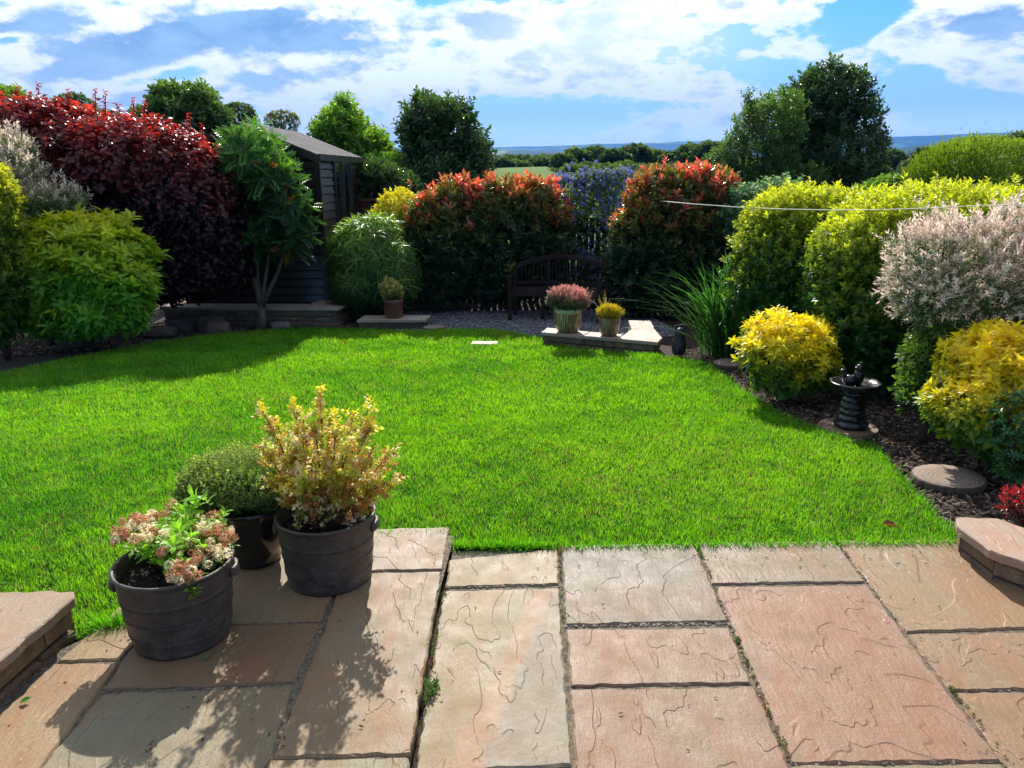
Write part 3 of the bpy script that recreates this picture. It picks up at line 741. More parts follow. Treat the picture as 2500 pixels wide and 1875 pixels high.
def whorl_of(T, n, tilt, rs=0):
    r = random.Random(rs); VV = []; FF = []; age = []; lr = []; k = len(T.V)
    st = np.concatenate([[0], np.cumsum(T.tot)])
    for i in range(n):
        az = i * 2.4 + r.uniform(-.3, .3); tl = math.radians(tilt + r.uniform(-18, 18)); s = r.uniform(.75, 1.15)
        d = np.array([math.sin(tl) * math.cos(az), math.sin(tl) * math.sin(az), math.cos(tl)]); side = np.array([math.sin(az), -math.cos(az), 0]); nm = np.cross(side, d)
        V = (T.V[:, :1] * side + T.V[:, 1:2] * d + T.V[:, 2:3] * nm) * s
        for a, b in zip(st[:-1], st[1:]): FF.append(tuple(int(q) + i * k for q in T.lp[a:b]))
        VV.append(V); age += list(T.age); lr += list(T.lr)
    return Tm(np.concatenate(VV), FF, age, lr)

# ------------------------------------------------------------------ bushes
def lobes_w(lobes):
    out = []
    for (u, v, Y, ru, rv, rd) in lobes:
        c = at(u, v, Y); s = math.sqrt(c[0] ** 2 + c[1] ** 2 + (c[2] - H) ** 2) / FD * 1.0
        s = Y / FD / (math.cos(PITCH))
        out.append((c, np.array([ru * s, rd, rv * s * 1.0])))
    return out
def surf(L, n, rs, lo=.9, hi=1.04, seed=0, nf=3.0, na=.09, cut=.9, zmin=None, stray=.05):
    ar = np.array([(r[0] * r[1] + r[1] * r[2] + r[0] * r[2]) for c, r in L]); pr = ar / ar.sum()
    idx = rs.choice(len(L), n, p=pr); C = np.array([L[i][0] for i in idx]); Rr = np.array([L[i][1] for i in idx])
    d = rs.normal(size=(n, 3)); d /= np.linalg.norm(d, axis=1, keepdims=True)
    sc = rs.uniform(lo, hi, (n, 1)); sc = sc * np.where(rs.rand(n, 1) < stray, rs.uniform(1.04, 1.22, (n, 1)), 1); base = C + d * Rr
    sc = sc * (1 + na * fbm(base, nf, seed)[:, None] + na * .5 * fbm(base, nf * 2.7, seed + 1)[:, None])
    P = C + d * Rr * sc; N = d / Rr; N /= np.linalg.norm(N, axis=1, keepdims=True)
    keep = np.ones(n, bool)
    for j, (c, r) in enumerate(L):
        q = (((P - c) / r) ** 2).sum(1); keep &= ~((q < cut ** 2 * sc[:, 0] ** 2) & (idx != j))
    g0 = gz(P[:, 0], P[:, 1]) + .04; keep &= P[:, 2] > (g0 if zmin is None else zmin)
    return P[keep], N[keep]
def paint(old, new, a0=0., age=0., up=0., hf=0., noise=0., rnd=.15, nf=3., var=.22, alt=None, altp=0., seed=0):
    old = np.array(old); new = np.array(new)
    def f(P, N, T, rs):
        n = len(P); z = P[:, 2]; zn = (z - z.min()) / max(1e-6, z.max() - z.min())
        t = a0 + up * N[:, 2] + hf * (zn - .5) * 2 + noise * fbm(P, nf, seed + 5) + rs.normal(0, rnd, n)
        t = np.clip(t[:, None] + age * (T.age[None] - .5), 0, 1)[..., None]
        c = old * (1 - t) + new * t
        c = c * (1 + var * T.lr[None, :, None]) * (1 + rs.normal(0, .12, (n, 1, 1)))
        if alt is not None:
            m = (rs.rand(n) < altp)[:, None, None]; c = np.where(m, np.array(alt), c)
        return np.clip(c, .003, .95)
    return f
def foliage(L, Ts, n, s, colf, seed, mat, name='foliage', parent=None, wn=.6, wu=.6, wr=.35, inner=.35, hmin=None, A=None, svar=.25, **kw):
    rs = np.random.RandomState(seed); own = A is None
    if own: A = Acc()
    for k, T in enumerate(Ts):
        P, N = surf(L, int(n / len(Ts)), rs, seed=seed, zmin=hmin, **kw)
        if inner:
            kw2 = dict(kw); kw2.update(lo=.45, hi=.86, cut=.5, stray=0); P2, N2 = surf(L, int(n * inner / len(Ts)), rs, seed=seed, zmin=hmin, **kw2)
            P = np.concatenate([P, P2]); N = np.concatenate([N, N2])
        Z = N * wn + np.array([0, 0, wu]) + rs.normal(0, wr, P.shape)
        R = rot_from_axis(Z, rs); sc = s * rs.uniform(1 - svar, 1 + svar, len(P))
        A.rep(T, P, R, sc, colf(P, N, T, rs))
    return A.build(name, mat, parent) if own else A
def limbs(base, tips, r0, name, parent, col, seed=0, sides=7, bend=.12, split=0.3):
    rs = np.random.RandomState(seed); A = Acc(); base = np.array(base, float)
    for t in tips:
        t = np.array(t, float); m = base + (t - base) * split; m[:2] = base[:2] + (t[:2] - base[:2]) * split * .45
        n = 7; pts = []
        off = rs.normal(0, bend, 3) * np.linalg.norm(t - base)
        for i in range(n):
            s = i / (n - 1); p = (1 - s) ** 2 * base + 2 * s * (1 - s) * (m + off * .3 + np.array([0, 0, .1])) + s * s * t
            pts.append(p)
        A.tube(pts, np.linspace(r0, r0 * .25, n), sides, col)
    return A.build(name, M_bark, parent)
def bush(name, label, cat, lobes, Ts, n, s, colf, seed, mat=M_leaf, group=None, trunk=True, tc=(.10, .075, .05), r0=.03, ntips=7, part='foliage', **kw):
    L = lobes_w(lobes); ext = np.mean([np.linalg.norm(T.V, axis=1).max() for T in Ts]) * s * .62
    L = [(c, np.maximum(r - ext, r * .45)) for c, r in L]
    zmn = min(c[2] - r[2] for c, r in L); cx = np.mean([c[0] for c, r in L]); cy = np.mean([c[1] for c, r in L])
    base = np.array([cx, cy, float(gz(cx, cy)) - .03])
    t = thing(name, label, cat, base, group)
    o = foliage(L, Ts, n, s, colf, seed, mat, part, t, **kw)
    if trunk:
        rs = np.random.RandomState(seed + 77); tips = []
        for i in range(ntips):
            c, r = L[i % len(L)]; tips.append(c + rs.uniform(-.5, .5, 3) * r)
        limbs(base, tips, r0, 'trunk' if 'tree' in name else 'stems', t, tc, seed)
    return t, L

S_priv = [shoot(9, .075, .040, .022, 75, 35, 0, i, .1, opp=True) for i in range(3)]
S_privL = [shoot(9, .09, .050, .026, 75, 35, 0, i, .1, opp=True) for i in range(3)]
S_choi = [shoot(9, .022, .085, .032, 88, 35, 1, i, .22) for i in range(3)]
S_phot = [shoot(9, .10, .095, .036, 70, 28, 1, i, .1) for i in range(3)]
S_red = [shoot(6, .16, .105, .085, 98, 55, 3, i, .28) for i in range(3)]
S_will = [shoot(12, .12, .044, .015, 62, 30, 0, i, .05, opp=True) for i in range(3)]
S_tree = [shoot(9, .14, .070, .036, 75, 35, 0, i, .15) for i in range(3)]
S_bamb = [shoot(8, .10, .16, .014, 80, 50, 2, i, .55) for i in range(3)]
S_far = [shoot(7, .35, .42, .36, 85, 40, 0, i, .15) for i in range(2)]
S_pin = [whorl_of(pinnate(14, .30, .095, .034, .30, i), 5, 62, i) for i in range(3)]
S_round = [shoot(8, .16, .055, .052, 75, 50, 1, i, .05, opp=True) for i in range(2)]
S_box = [shoot(10, .05, .014, .009, 70, 40, 0, i, .05, opp=True) for i in range(2)]
S_con = [shoot(9, .10, .060, .022, 45, 12, 0, i, .0) for i in range(3)]

# -- right side of the garden
P_gold = paint((.10, .16, .012), (.50, .47, .02), .48, .35, .35, .22, .22, .12, 4, .22)
P_priv = paint((.035, .13, .012), (.46, .52, .02), .12, .35, .50, .48, .22, .14, 2.5, .22)
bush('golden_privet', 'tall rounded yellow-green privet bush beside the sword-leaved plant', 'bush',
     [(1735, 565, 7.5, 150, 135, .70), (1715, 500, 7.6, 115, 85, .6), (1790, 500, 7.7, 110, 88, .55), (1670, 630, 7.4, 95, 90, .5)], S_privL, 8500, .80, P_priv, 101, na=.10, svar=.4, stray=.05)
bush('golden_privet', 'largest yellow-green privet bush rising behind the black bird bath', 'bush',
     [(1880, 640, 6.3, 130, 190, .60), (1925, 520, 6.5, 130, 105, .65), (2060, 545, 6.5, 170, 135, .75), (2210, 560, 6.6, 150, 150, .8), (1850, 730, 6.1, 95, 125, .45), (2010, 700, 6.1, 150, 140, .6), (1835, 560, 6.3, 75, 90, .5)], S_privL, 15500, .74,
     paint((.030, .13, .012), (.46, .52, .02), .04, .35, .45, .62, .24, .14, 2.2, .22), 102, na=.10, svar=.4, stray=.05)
bush('golden_choisya', 'small bright yellow choisya bush left of the black bird bath', 'bush',
     [(1700, 740, 5.9, 92, 72, .38), (1665, 770, 5.8, 62, 62, .28), (1745, 790, 5.8, 62, 62, .28), (1700, 815, 5.85, 80, 48, .3), (1765, 725, 6.0, 44, 48, .25), (1640, 720, 6.0, 40, 36, .2)], S_choi, 900, .62,
     paint((.07, .19, .014), (.72, .64, .018), .44, .45, .55, .45, .25, .15, 5, .2), 103, M_leaf, na=.2, nf=6, svar=.4)
bush('variegated_willow', 'pink and cream variegated willow bush at the right edge', 'bush',
     [(2090, 600, 4.9, 150, 125, .45), (2200, 560, 4.9, 110, 110, .45), (2020, 640, 4.8, 90, 75, .3), (2180, 640, 4.8, 110, 80, .35), (2000, 560, 4.9, 70, 65, .3)], S_will, 3600, .62,
     paint((.05, .13, .03), (.80, .60, .50), .27, 1.0, .20, .25, .45, .22, 9, .18, (.80, .70, .55), .12), 104, M_pet, wn=.9, wu=.35, na=.26, nf=7, svar=.45, stray=.15)
bush('green_privet', 'dark green leafy bush beneath the pink willow', 'bush',
     [(2030, 800, 4.75, 75, 95, .3), (1990, 850, 4.7, 45, 60, .2)], S_priv, 1100, 1.0, paint((.03, .10, .015), (.16, .28, .02), .2, .3, .2, .1, .2), 105)
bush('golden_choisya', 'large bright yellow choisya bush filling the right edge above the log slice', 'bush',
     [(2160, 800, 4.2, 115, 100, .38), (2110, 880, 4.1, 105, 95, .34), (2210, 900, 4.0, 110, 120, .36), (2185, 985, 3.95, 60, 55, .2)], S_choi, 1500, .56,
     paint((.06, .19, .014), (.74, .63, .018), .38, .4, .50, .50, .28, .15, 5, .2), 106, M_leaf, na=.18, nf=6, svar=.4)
bush('skimmia', 'small glossy dark green plant in front of the right yellow choisya', 'plant',
     [(2195, 905, 3.75, 60, 60, .14), (2210, 985, 3.7, 50, 60, .12)], S_choi, 150, .34, paint((.02, .10, .03), (.06, .20, .05), .4, .2), 107, M_gloss, r0=.006, na=.3, nf=9)
bush('red_nandina', 'small shrub with scarlet leaf tips behind the right patio wall', 'plant',
     [(2215, 1100, 3.25, 46, 52, .12)], S_will, 150, .40, paint((.025, .03, .02), (.42, .02, .02), .35, .9, .3, .2, .3, .3), 108, M_red, r0=.006, na=.25, nf=12)

# sword-leaved plant
t = thing('sword_leaf_plant', 'clump of long sword shaped leaves beside the tall privet', 'plant', (2.15, 7.95, -.27))
A = Acc(); rs = np.random.RandomState(4)
for i in range(150):
    az = rs.uniform(0, 6.28); b = np.array([2.25, 7.95, -.28]) + np.array([rs.normal(0, .10), rs.normal(0, .10), 0])
    lean = abs(rs.normal(.30, .28)); L_ = rs.uniform(.7, 1.25) * (1 - .15 * lean); dx_ = math.cos(az) * .6 - .55; dy_ = math.sin(az) * .6
    wv = rs.uniform(.012, .022); V = []; F = []; side = np.array([-dy_, dx_, 0]); side = side / (np.linalg.norm(side) + 1e-6); side = side * .8 + np.array([.3, 0, 0]); n = 7
    bend_ = rs.uniform(.1, .7)
    for k in range(n):
        s = k / (n - 1); p = b + np.array([dx_, dy_, 0]) * L_ * (lean * s + bend_ * .6 * s ** 3) + np.array([0, 0, L_ * (s - (.22 + .4 * bend_) * lean * s * s - .25 * bend_ * s ** 4)])
        ww = wv * (1 - s ** 3) * (.6 + .4 * min(1, s * 4)); V += [p - side * ww, p + side * ww + np.array([0, 0, .001])]
    F = [(2 * k, 2 * k + 1, 2 * k + 3, 2 * k + 2) for k in range(n - 1)]
    A.raw(V, F, np.array([.035, .13, .02]) * rs.uniform(.6, 1.5))
A.build('leaves', M_leaf, t)

# -- back hedges
def P_phot(seed, k): return paint((.022, .060, .020), (.22, .24, .02), .18, .2, .12, .35, .2, .12, 2, .2, seed=seed)
def photinia(label, lobes, seed, n, tipn):
    t, L = bush('photinia_hedge', label, 'hedge', lobes, S_phot, n, .95, paint((.028, .072, .026), (.26, .24, .03), .02, .25, .12, .52, .35, .16, 2, .2, seed=seed), seed, M_gloss, r0=.035)
    rs = np.random.RandomState(seed + 9); A = Acc()
    P, N = surf(L, tipn * 8, rs, lo=.95, hi=1.20, seed=seed); zt_ = P[:, 2]; lim = np.percentile(zt_, 58)
    w_ = ((zt_ > lim) & (rs.rand(len(P)) < .55)) | (rs.rand(len(P)) < .03); P = P[w_][:int(tipn * 2.1)]; N = N[w_][:int(tipn * 2.1)]
    for T in S_phot[:2]:
        m = rs.rand(len(P)) < .5; Z = N[m] * .35 + np.array([0, 0, 1.]) + rs.normal(0, .25, (m.sum(), 3))
        A.rep(T, P[m], rot_from_axis(Z, rs), rs.uniform(.6, 1.2, m.sum()), paint((.20, .24, .03), (.58, .16, .10), .18, .5, .1, .50, .6, .4, 4, .15)(P[m], N[m], T, rs))
    A.build('red_young_leaves', M_red, t)
photinia('wide photinia hedge with orange-red tips left of the blue-flowered shrub', [(985, 530, 11.9, 110, 125, .5), (1080, 530, 11.9, 115, 130, .5), (1160, 520, 12.0, 72, 125, .45), (935, 550, 11.8, 60, 115, .4), (1010, 470, 12, 100, 70, .45), (1125, 465, 12.1, 90, 66, .45)], 201, 3600, 420)
photinia('photinia hedge with the brightest red tips right of the blue-flowered shrub', [(1435, 510, 11.3, 92, 130, .5), (1500, 490, 11.4, 100, 110, .5), (1385, 570, 11.1, 78, 120, .4), (1480, 600, 11.2, 110, 90, .45), (1455, 440, 11.5, 95, 68, .4), (1525, 430, 11.5, 70, 62, .4)], 202, 3600, 460)
t, L = bush('ceanothus', 'blue-flowered shrub between the two photinia hedges', 'bush',
     [(1275, 510, 12.5, 110, 125, .5), (1325, 450, 12.6, 105, 78, .5), (1235, 470, 12.6, 62, 85, .4), (1260, 590, 12.3, 85, 60, .4)], S_priv, 3000, 1.1, paint((.03, .085, .02), (.10, .20, .05), .35, .3, .2, .2, .2), 203, r0=.03)
def flowerball(k, r, ps, seed):
    rs = np.random.RandomState(seed); d = rs.normal(size=(k, 3)); d /= np.linalg.norm(d, axis=1, keepdims=True); V = []; F = []; lr = []
    for i in range(k):
        a = np.cross(d[i], rs.normal(size=3)); a /= np.linalg.norm(a); b = np.cross(d[i], a); c = d[i] * r * rs.uniform(.7, 1.1)
        o = len(V); V += [c + a * ps, c + b * ps, c - a * ps, c - b * ps]; F.append((o, o + 1, o + 2, o + 3)); lr += [rs.uniform(-1, 1)] * 4
    return Tm(V, F, np.zeros(len(V)), lr)
rs = np.random.RandomState(33); FB = flowerball(26, .024, .010, 2)
P_, N_ = surf(L, 4200, rs, lo=1.0, hi=1.16, seed=203); P_ = P_[P_[:, 1] < 13.0]; N_ = N_[:len(P_)]
A = Acc().rep(FB, P_, rot_from_axis(rs.normal(size=P_.shape), rs), rs.uniform(.7, 1.5, len(P_)), paint((.14, .16, .36), (.30, .33, .56), .5, 0, 0, 0, .3)(P_, N_, FB, rs)); A.build('blue_flowers', M_pet, t)
bush('golden_bush', 'low bright yellow bush behind the bamboo mound', 'bush', [(868, 470, 12.3, 55, 55, .4), (905, 500, 12.3, 45, 60, .4), (840, 485, 12.3, 40, 40, .3)], S_priv, 1500, 1.0, paint((.10, .20, .015), (.55, .52, .02), .45, .3, .4, .4, .15), 204)
bush('round_leaf_shrub', 'grey-green round-leaved shrub by the clothes line end', 'bush', [(1640, 460, 11.0, 75, 55, .35), (1600, 480, 10.9, 45, 55, .3), (1690, 430, 11.0, 50, 38, .3)], S_round, 420, 1.0, paint((.06, .15, .07), (.16, .30, .14), .4, .2, .2, .1, .2), 205, M_matte, hi=1.25)
t, L = bush('bamboo_mound', 'drooping green bamboo mound beside the shed', 'bush', [(790, 560, 11.2, 85, 85, .55), (840, 590, 11.1, 65, 80, .45), (770, 620, 11.0, 65, 60, .45), (805, 505, 11.3, 65, 42, .4), (850, 625, 11.0, 52, 50, .4)], S_bamb, 2300, 1.0,
     paint((.025, .085, .018), (.22, .40, .04), .30, .2, .45, .40, .2), 206, M_leaf, wn=.9, wu=.25, wr=.4)

# -- left side
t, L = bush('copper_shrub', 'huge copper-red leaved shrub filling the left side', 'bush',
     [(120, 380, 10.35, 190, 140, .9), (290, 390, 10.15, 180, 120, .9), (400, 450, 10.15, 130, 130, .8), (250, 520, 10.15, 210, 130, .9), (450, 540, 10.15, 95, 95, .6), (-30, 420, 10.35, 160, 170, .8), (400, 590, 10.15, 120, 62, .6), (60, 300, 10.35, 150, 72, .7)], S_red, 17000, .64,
     paint((.026, .008, .012), (.30, .040, .026), .08, .3, .30, .62, .2, .15, 2, .3), 301, M_red, wn=.6, wu=.5, r0=.045, tc=(.12, .08, .07), na=.07)  # backlight painted into the leaf colour: blackish foot, redder top
rs = np.random.RandomState(31); A = Acc()
for (u, v) in [(85, 195), (205, 208), (150, 210), (228, 212), (290, 228), (310, 235), (405, 262), (40, 205), (255, 240), (340, 262), (440, 285)]:
    A = Acc(); b = at(u, v + 55, 10.4); tp = at(u + rs.uniform(-4, 4), v - 4, 10.4); A.tube([b, (b + tp) / 2, tp], .006, 4, (.10, .03, .03))
    for k in range(7):
        p = b + (tp - b) * (k / 6 * .75 + .27); az = k * 2.4; Z = np.array([[math.cos(az) * .3, math.sin(az) * .3, 1.]])
        A.rep(S_red[0], p[None], rot_from_axis(Z, rs), np.array([.40]), np.array([.30, .03, .03]))
    A.build('tall_shoot', M_red, t)
bush('variegated_willow', 'cream and pale pink variegated willow bush at the left edge', 'bush', [(30, 400, 9.2, 75, 85, .5), (110, 450, 9.1, 80, 50, .4), (20, 330, 9.3, 50, 45, .35), (60, 460, 9.1, 60, 50, .4)], S_will, 1500, 1.0,
     paint((.11, .20, .05), (.80, .64, .50), .28, .95, .25, .2, .25, .18), 302, M_pet, wn=.5, wu=.9, na=.34, stray=.25, svar=.45, nf=5)
bush('choisya_bush', 'green choisya bush with yellowish top at the left', 'bush', [(190, 580, 8.9, 130, 110, .75), (140, 560, 8.9, 100, 100, .6), (250, 620, 8.7, 82, 85, .5), (120, 640, 8.7, 70, 75, .5), (190, 670, 8.6, 110, 62, .5), (110, 690, 8.6, 70, 45, .4), (270, 680, 8.6, 55, 48, .35)], S_choi, 2000, 1.32,
     paint((.13, .36, .022), (.56, .60, .02), .28, .25, .30, .45, .15), 303, M_leaf, r0=.014,  svar=.35, na=.16)
bush('golden_privet', 'yellow-green privet bush cut off by the left edge', 'bush', [(-40, 520, 8.2, 75, 150, .5), (-30, 620, 8.1, 72, 120, .5), (-20, 430, 8.3, 50, 70, .4)], S_privL, 2400, 1.2, paint((.05, .15, .015), (.42, .45, .02), .25, .35, .35, .5, .2), 304)

# mahonia-like tree with pale stems
t = thing('leatherleaf_tree', 'small multi-stemmed tree with feathery leaves in front of the shed', 'tree', at(565, 706, 10.35))
Lm = lobes_w([(535, 312, 10.4, 36, 20, .35), (556, 350, 10.3, 46, 26, .35), (512, 375, 10.5, 22, 36, .3), (596, 398, 10.2, 32, 20, .28), (622, 452, 10.2, 32, 18, .28), (560, 430, 10.4, 34, 32, .3), (640, 522, 10.1, 20, 14, .2), (598, 500, 10.3, 24, 26, .28), (550, 515, 10.3, 24, 30, .28), (652, 480, 10.1, 12, 12, .2)])
foliage(Lm, S_pin, 420, .70, paint((.022, .075, .018), (.12, .30, .03), .16, .2, .35, .45, .2, .14, 2, .2, (.45, .16, .03), .006), 305, M_gloss, 'crown', t, wn=1.0, wu=.35, wr=.5, inner=.08, na=.3, stray=.12, svar=.4)
bs = at(565, 708, 10.35); fork = at(564, 662, 10.35)
A = Acc(); A.tube([bs - np.array([0, 0, .05]), (bs + fork) / 2 + np.array([.01, 0, 0]), fork], [.062, .052, .048], 10, (.20, .16, .12))
for (u1, v1, u2, v2, Y) in [(545, 600, 520, 470, 10.4), (556, 600, 560, 420, 10.5), (575, 590, 600, 420, 10.3), (600, 590, 640, 470, 10.2), (552, 610, 500, 520, 10.3)]:
    m = at(u1, v1, (Y + 10.35) / 2); e = at(u2, v2, Y); A.tube([fork - np.array([0, 0, .05]), fork * .45 + m * .55, m, (m + e) / 2 + np.array([0, .03, .03]), e], [.034, .029, .024, .018, .008], 8, (.20, .16, .12))
A.build('trunk', M_bark, t)

# ------------------------------------------------------------------ background trees and shrubs
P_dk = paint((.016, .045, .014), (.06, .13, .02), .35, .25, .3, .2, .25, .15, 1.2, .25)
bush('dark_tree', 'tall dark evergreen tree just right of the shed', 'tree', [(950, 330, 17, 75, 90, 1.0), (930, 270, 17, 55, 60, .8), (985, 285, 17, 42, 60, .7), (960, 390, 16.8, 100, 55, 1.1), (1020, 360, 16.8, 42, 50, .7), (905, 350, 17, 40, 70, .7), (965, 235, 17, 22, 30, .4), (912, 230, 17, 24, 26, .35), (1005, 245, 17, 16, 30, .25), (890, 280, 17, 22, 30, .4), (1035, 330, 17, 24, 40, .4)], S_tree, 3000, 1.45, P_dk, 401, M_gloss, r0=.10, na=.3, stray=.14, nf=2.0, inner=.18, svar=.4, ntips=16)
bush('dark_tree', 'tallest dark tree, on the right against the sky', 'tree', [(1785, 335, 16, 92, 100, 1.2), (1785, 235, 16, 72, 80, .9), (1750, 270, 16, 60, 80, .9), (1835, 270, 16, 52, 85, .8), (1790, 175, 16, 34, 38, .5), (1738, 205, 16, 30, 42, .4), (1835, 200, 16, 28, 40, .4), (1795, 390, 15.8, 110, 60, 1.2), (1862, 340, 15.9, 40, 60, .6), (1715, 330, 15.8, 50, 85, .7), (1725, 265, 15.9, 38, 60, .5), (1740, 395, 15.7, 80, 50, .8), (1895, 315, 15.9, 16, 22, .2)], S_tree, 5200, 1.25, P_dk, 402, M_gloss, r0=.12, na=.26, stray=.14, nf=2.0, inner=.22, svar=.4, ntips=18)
bush('feathery_tree', 'loose feathery light green tree left of the tallest dark tree', 'tree', [(1650, 320, 15, 62, 85, .9), (1605, 350, 14.9, 58, 62, .8), (1680, 270, 15, 42, 66, .8), (1560, 370, 14.8, 44, 44, .6), (1645, 270, 15.1, 34, 46, .5), (1612, 235, 15.1, 10, 48, .2), (1600, 310, 15, 30, 44, .3), (1690, 400, 14.7, 90, 44, .8), (1590, 400, 14.7, 70, 34, .6)], S_tree, 2500, 1.0, paint((.025, .07, .018), (.10, .20, .03), .4, .3, .25, .25, .25), 403, M_leaf, r0=.05, na=.28, inner=.2, stray=.2)
bush('hazel_tree', 'bright green leafy tree behind the shed roof', 'tree', [(740, 290, 17, 52, 50, .8), (785, 335, 17, 58, 50, .8), (825, 385, 16.5, 60, 55, .8), (712, 300, 17, 34, 38, .5), (745, 245, 17, 22, 34, .3)], S_tree, 2200, 1.5, paint((.06, .15, .02), (.20, .38, .03), .4, .3, .25, .25, .25), 404, r0=.07, na=.22, stray=.1)
bush('evergreen_shrub', 'dark green shrub standing behind the brown fence panel', 'bush', [(810, 400, 14.0, 55, 45, .6), (860, 420, 14.0, 52, 45, .6)], S_tree, 1100, 1.1, P_dk, 405, M_gloss)
bush('laurel_tree', 'green tree rising behind the copper-red shrub', 'tree', [(400, 260, 14, 62, 42, .9), (370, 225, 14, 34, 32, .5), (430, 225, 14, 28, 34, .5), (460, 265, 14, 34, 30, .5), (330, 270, 14, 34, 28, .5), (395, 205, 14, 12, 16, .2)], S_tree, 1900, 1.3, paint((.025, .07, .018), (.11, .22, .03), .35, .3, .3, .3, .25), 406, M_gloss, r0=.08, na=.22, stray=.12)
bush('laurel_tree', 'green tree top at the upper left corner above the copper shrub', 'tree', [(10, 225, 14, 45, 30, .6), (-20, 250, 14, 60, 50, .7)], S_tree, 700, 1.3, paint((.04, .10, .018), (.14, .27, .03), .4, .3, .3, .3, .25), 407, r0=.08)
t, L = bush('golden_conifer', 'big dome shaped golden-green conifer beyond the right fence', 'conifer', [(2100, 425, 12.2, 148, 118, 1.0), (2170, 420, 12.3, 120, 106, .9), (2062, 430, 12.1, 84, 108, .8)], S_con, 24000, .46, paint((.018, .062, .010), (.20, .32, .015), .14, .4, .32, .60, .16, .08, 6, .2), 408, M_matte, wn=1.0, wu=.5, wr=.22, na=.05, nf=11, inner=.2, r0=.09, stray=.008)
bush('evergreen_shrub', 'low bright leafy shrub left of the dome conifer', 'bush', [(1930, 412, 12.5, 42, 24, .5), (1890, 425, 12.4, 40, 20, .4)], S_tree, 500, .95, paint((.03, .09, .02), (.12, .24, .03), .5, .3, .3), 409)

FT = paint((.022, .052, .014), (.07, .13, .02), .4, .25, .3, .2, .25, .18, .15, .25)
def far_tree(label, u, v, Y, ru, rv, seed, group=None, s=1.0, n=260, colf=FT, name='round_tree', trunk_v=None):
    rs = np.random.RandomState(seed); k = Y / 100.0
    lob = [(u, v, Y, ru * .80, rv * .80, ru * .8 * Y / FD)]
    for i in range(5):
        a = rs.uniform(-.3, 3.4); lob.append((u + math.cos(a) * ru * .42, v - math.sin(a) * rv * .38, Y + rs.uniform(-.2, .2) * ru * Y / FD, ru * rs.uniform(.38, .55), rv * rs.uniform(.36, .5), ru * .45 * Y / FD))
    L = lobes_w(lob); c = at(u, v, Y); gzv = float(gz(c[0], c[1])) - 1.0
    t = thing(name, label, 'tree', (c[0], c[1], gzv), group)
    foliage(L, S_far, n, s * k, colf, seed, M_matte, 'crown', t, inner=.25, na=.10, nf=.5 / max(k, .1), hmin=-50)
    A = Acc(); A.tube([(c[0], c[1], gzv), (c[0], c[1], (gzv + c[2]) / 2), (c[0], c[1], c[2])], [.35 * k, .25 * k, .12 * k], 6, (.08, .06, .04)); 
    rs2 = np.random.RandomState(seed)
    for i in range(6):
        e = c + rs2.uniform(-.6, .6, 3) * np.array([ru, ru, rv]) * Y / FD; A.tube([(c[0], c[1], gzv * .35 + c[2] * .65), e], [.12 * k, .04 * k], 5, (.08, .06, .04))
    A.build('trunk', M_bark, t); return t
G1 = 'trees in the far row beyond the field'
row = [(1085, 352, 26, 12, 'low hedge tree nearest the tall dark tree in the far row'), (1125, 358, 26, 14, 'low hedge tree second from the left in the far row'), (1165, 352, 30, 16, 'low bushy tree at the right end of the open field'),
       (1215, 348, 26, 20, 'small dark tree where the far wood begins, beside the open field'), (1245, 340, 32, 22, 'dark rounded tree at the left shoulder of the far wood'), (1285, 336, 34, 24, 'second rounded tree from the left shoulder of the far wood'),
       (1330, 340, 34, 22, 'low tree in the dip of the far wood'), (1370, 332, 36, 26, 'tall domed tree at the highest point of the far wood'), (1410, 340, 34, 22, 'rounded tree just right of the far wood high point'),
       (1455, 344, 34, 20, 'low tree in the second dip of the far wood'), (1490, 332, 34, 24, 'leafy tree on the right rise of the far wood'), (1530, 328, 36, 26, 'tree at the right end of the far wood, touching the feathery tree'),
       (1265, 365, 30, 18, 'front tree of the far wood above the blue-flowered shrub'), (1310, 368, 32, 18, 'low front tree of the far wood right of centre'), (1350, 366, 32, 20, 'pale leafed front tree below the domed tree'), (1400, 370, 34, 18, 'front tree of the far wood above the right photinia'), (1460, 368, 36, 20, 'broad front tree at the right of the far wood')]
for i, (u, v, ru, rv, lb) in enumerate(row):
    far_tree(lb, u, v + 9, 98 + (i * 37 % 11) - (12 if i > 11 else 0), ru, rv, 500 + i, G1, 1.0, 420, paint((.020, .050, .014), (.075, .14, .025), .35 + .1 * ((i * 7) % 3), .25, .3, .2, .25, .18, .15, .25))
far_tree('left of the two round trees above the shed ridge', 515, 252, 55, 40, 28, 540, 'round trees above the shed', .62, 700, paint((.03, .06, .02), (.10, .16, .03), .4, .2, .3))
far_tree('right of the two round trees above the shed ridge', 608, 264, 55, 40, 26, 541, 'round trees above the shed', .5, 420, paint((.05, .075, .03), (.14, .17, .05), .4, .2, .3))
far_tree('small dark tree top behind the red shoots of the copper shrub', 160, 232, 50, 48, 28, 542, None, .7, 400)
far_tree('low dark tree top behind the centre of the copper shrub', 235, 262, 50, 40, 24, 543, None, .7, 300)
G2 = 'trees beyond the right fence'
for i, (u, v, Y, ru, rv, lb) in enumerate([(1925, 355, 70, 34, 30, 'leafy green tree just right of the tallest dark tree'), (1960, 385, 62, 22, 40, 'slim grey-green tree left of the dome conifer'), (1990, 350, 72, 34, 28, 'round tree behind the left side of the dome conifer'),
        (2040, 330, 85, 26, 16, 'small dark tree on the skyline above the dome conifer'), (2120, 320, 85, 55, 22, 'wide dark tree on the skyline above the dome conifer'), (2195, 315, 80, 40, 26, 'dark tree at the right edge above the dome conifer'), (1905, 390, 60, 30, 30, 'low green tree beside the foot of the tallest dark tree')]):
    far_tree(lb, u, v, Y, ru, rv, 560 + i, G2, .8, 420, paint((.06, .09, .06), (.16, .2, .12), .4, .2) if i == 1 else FT)
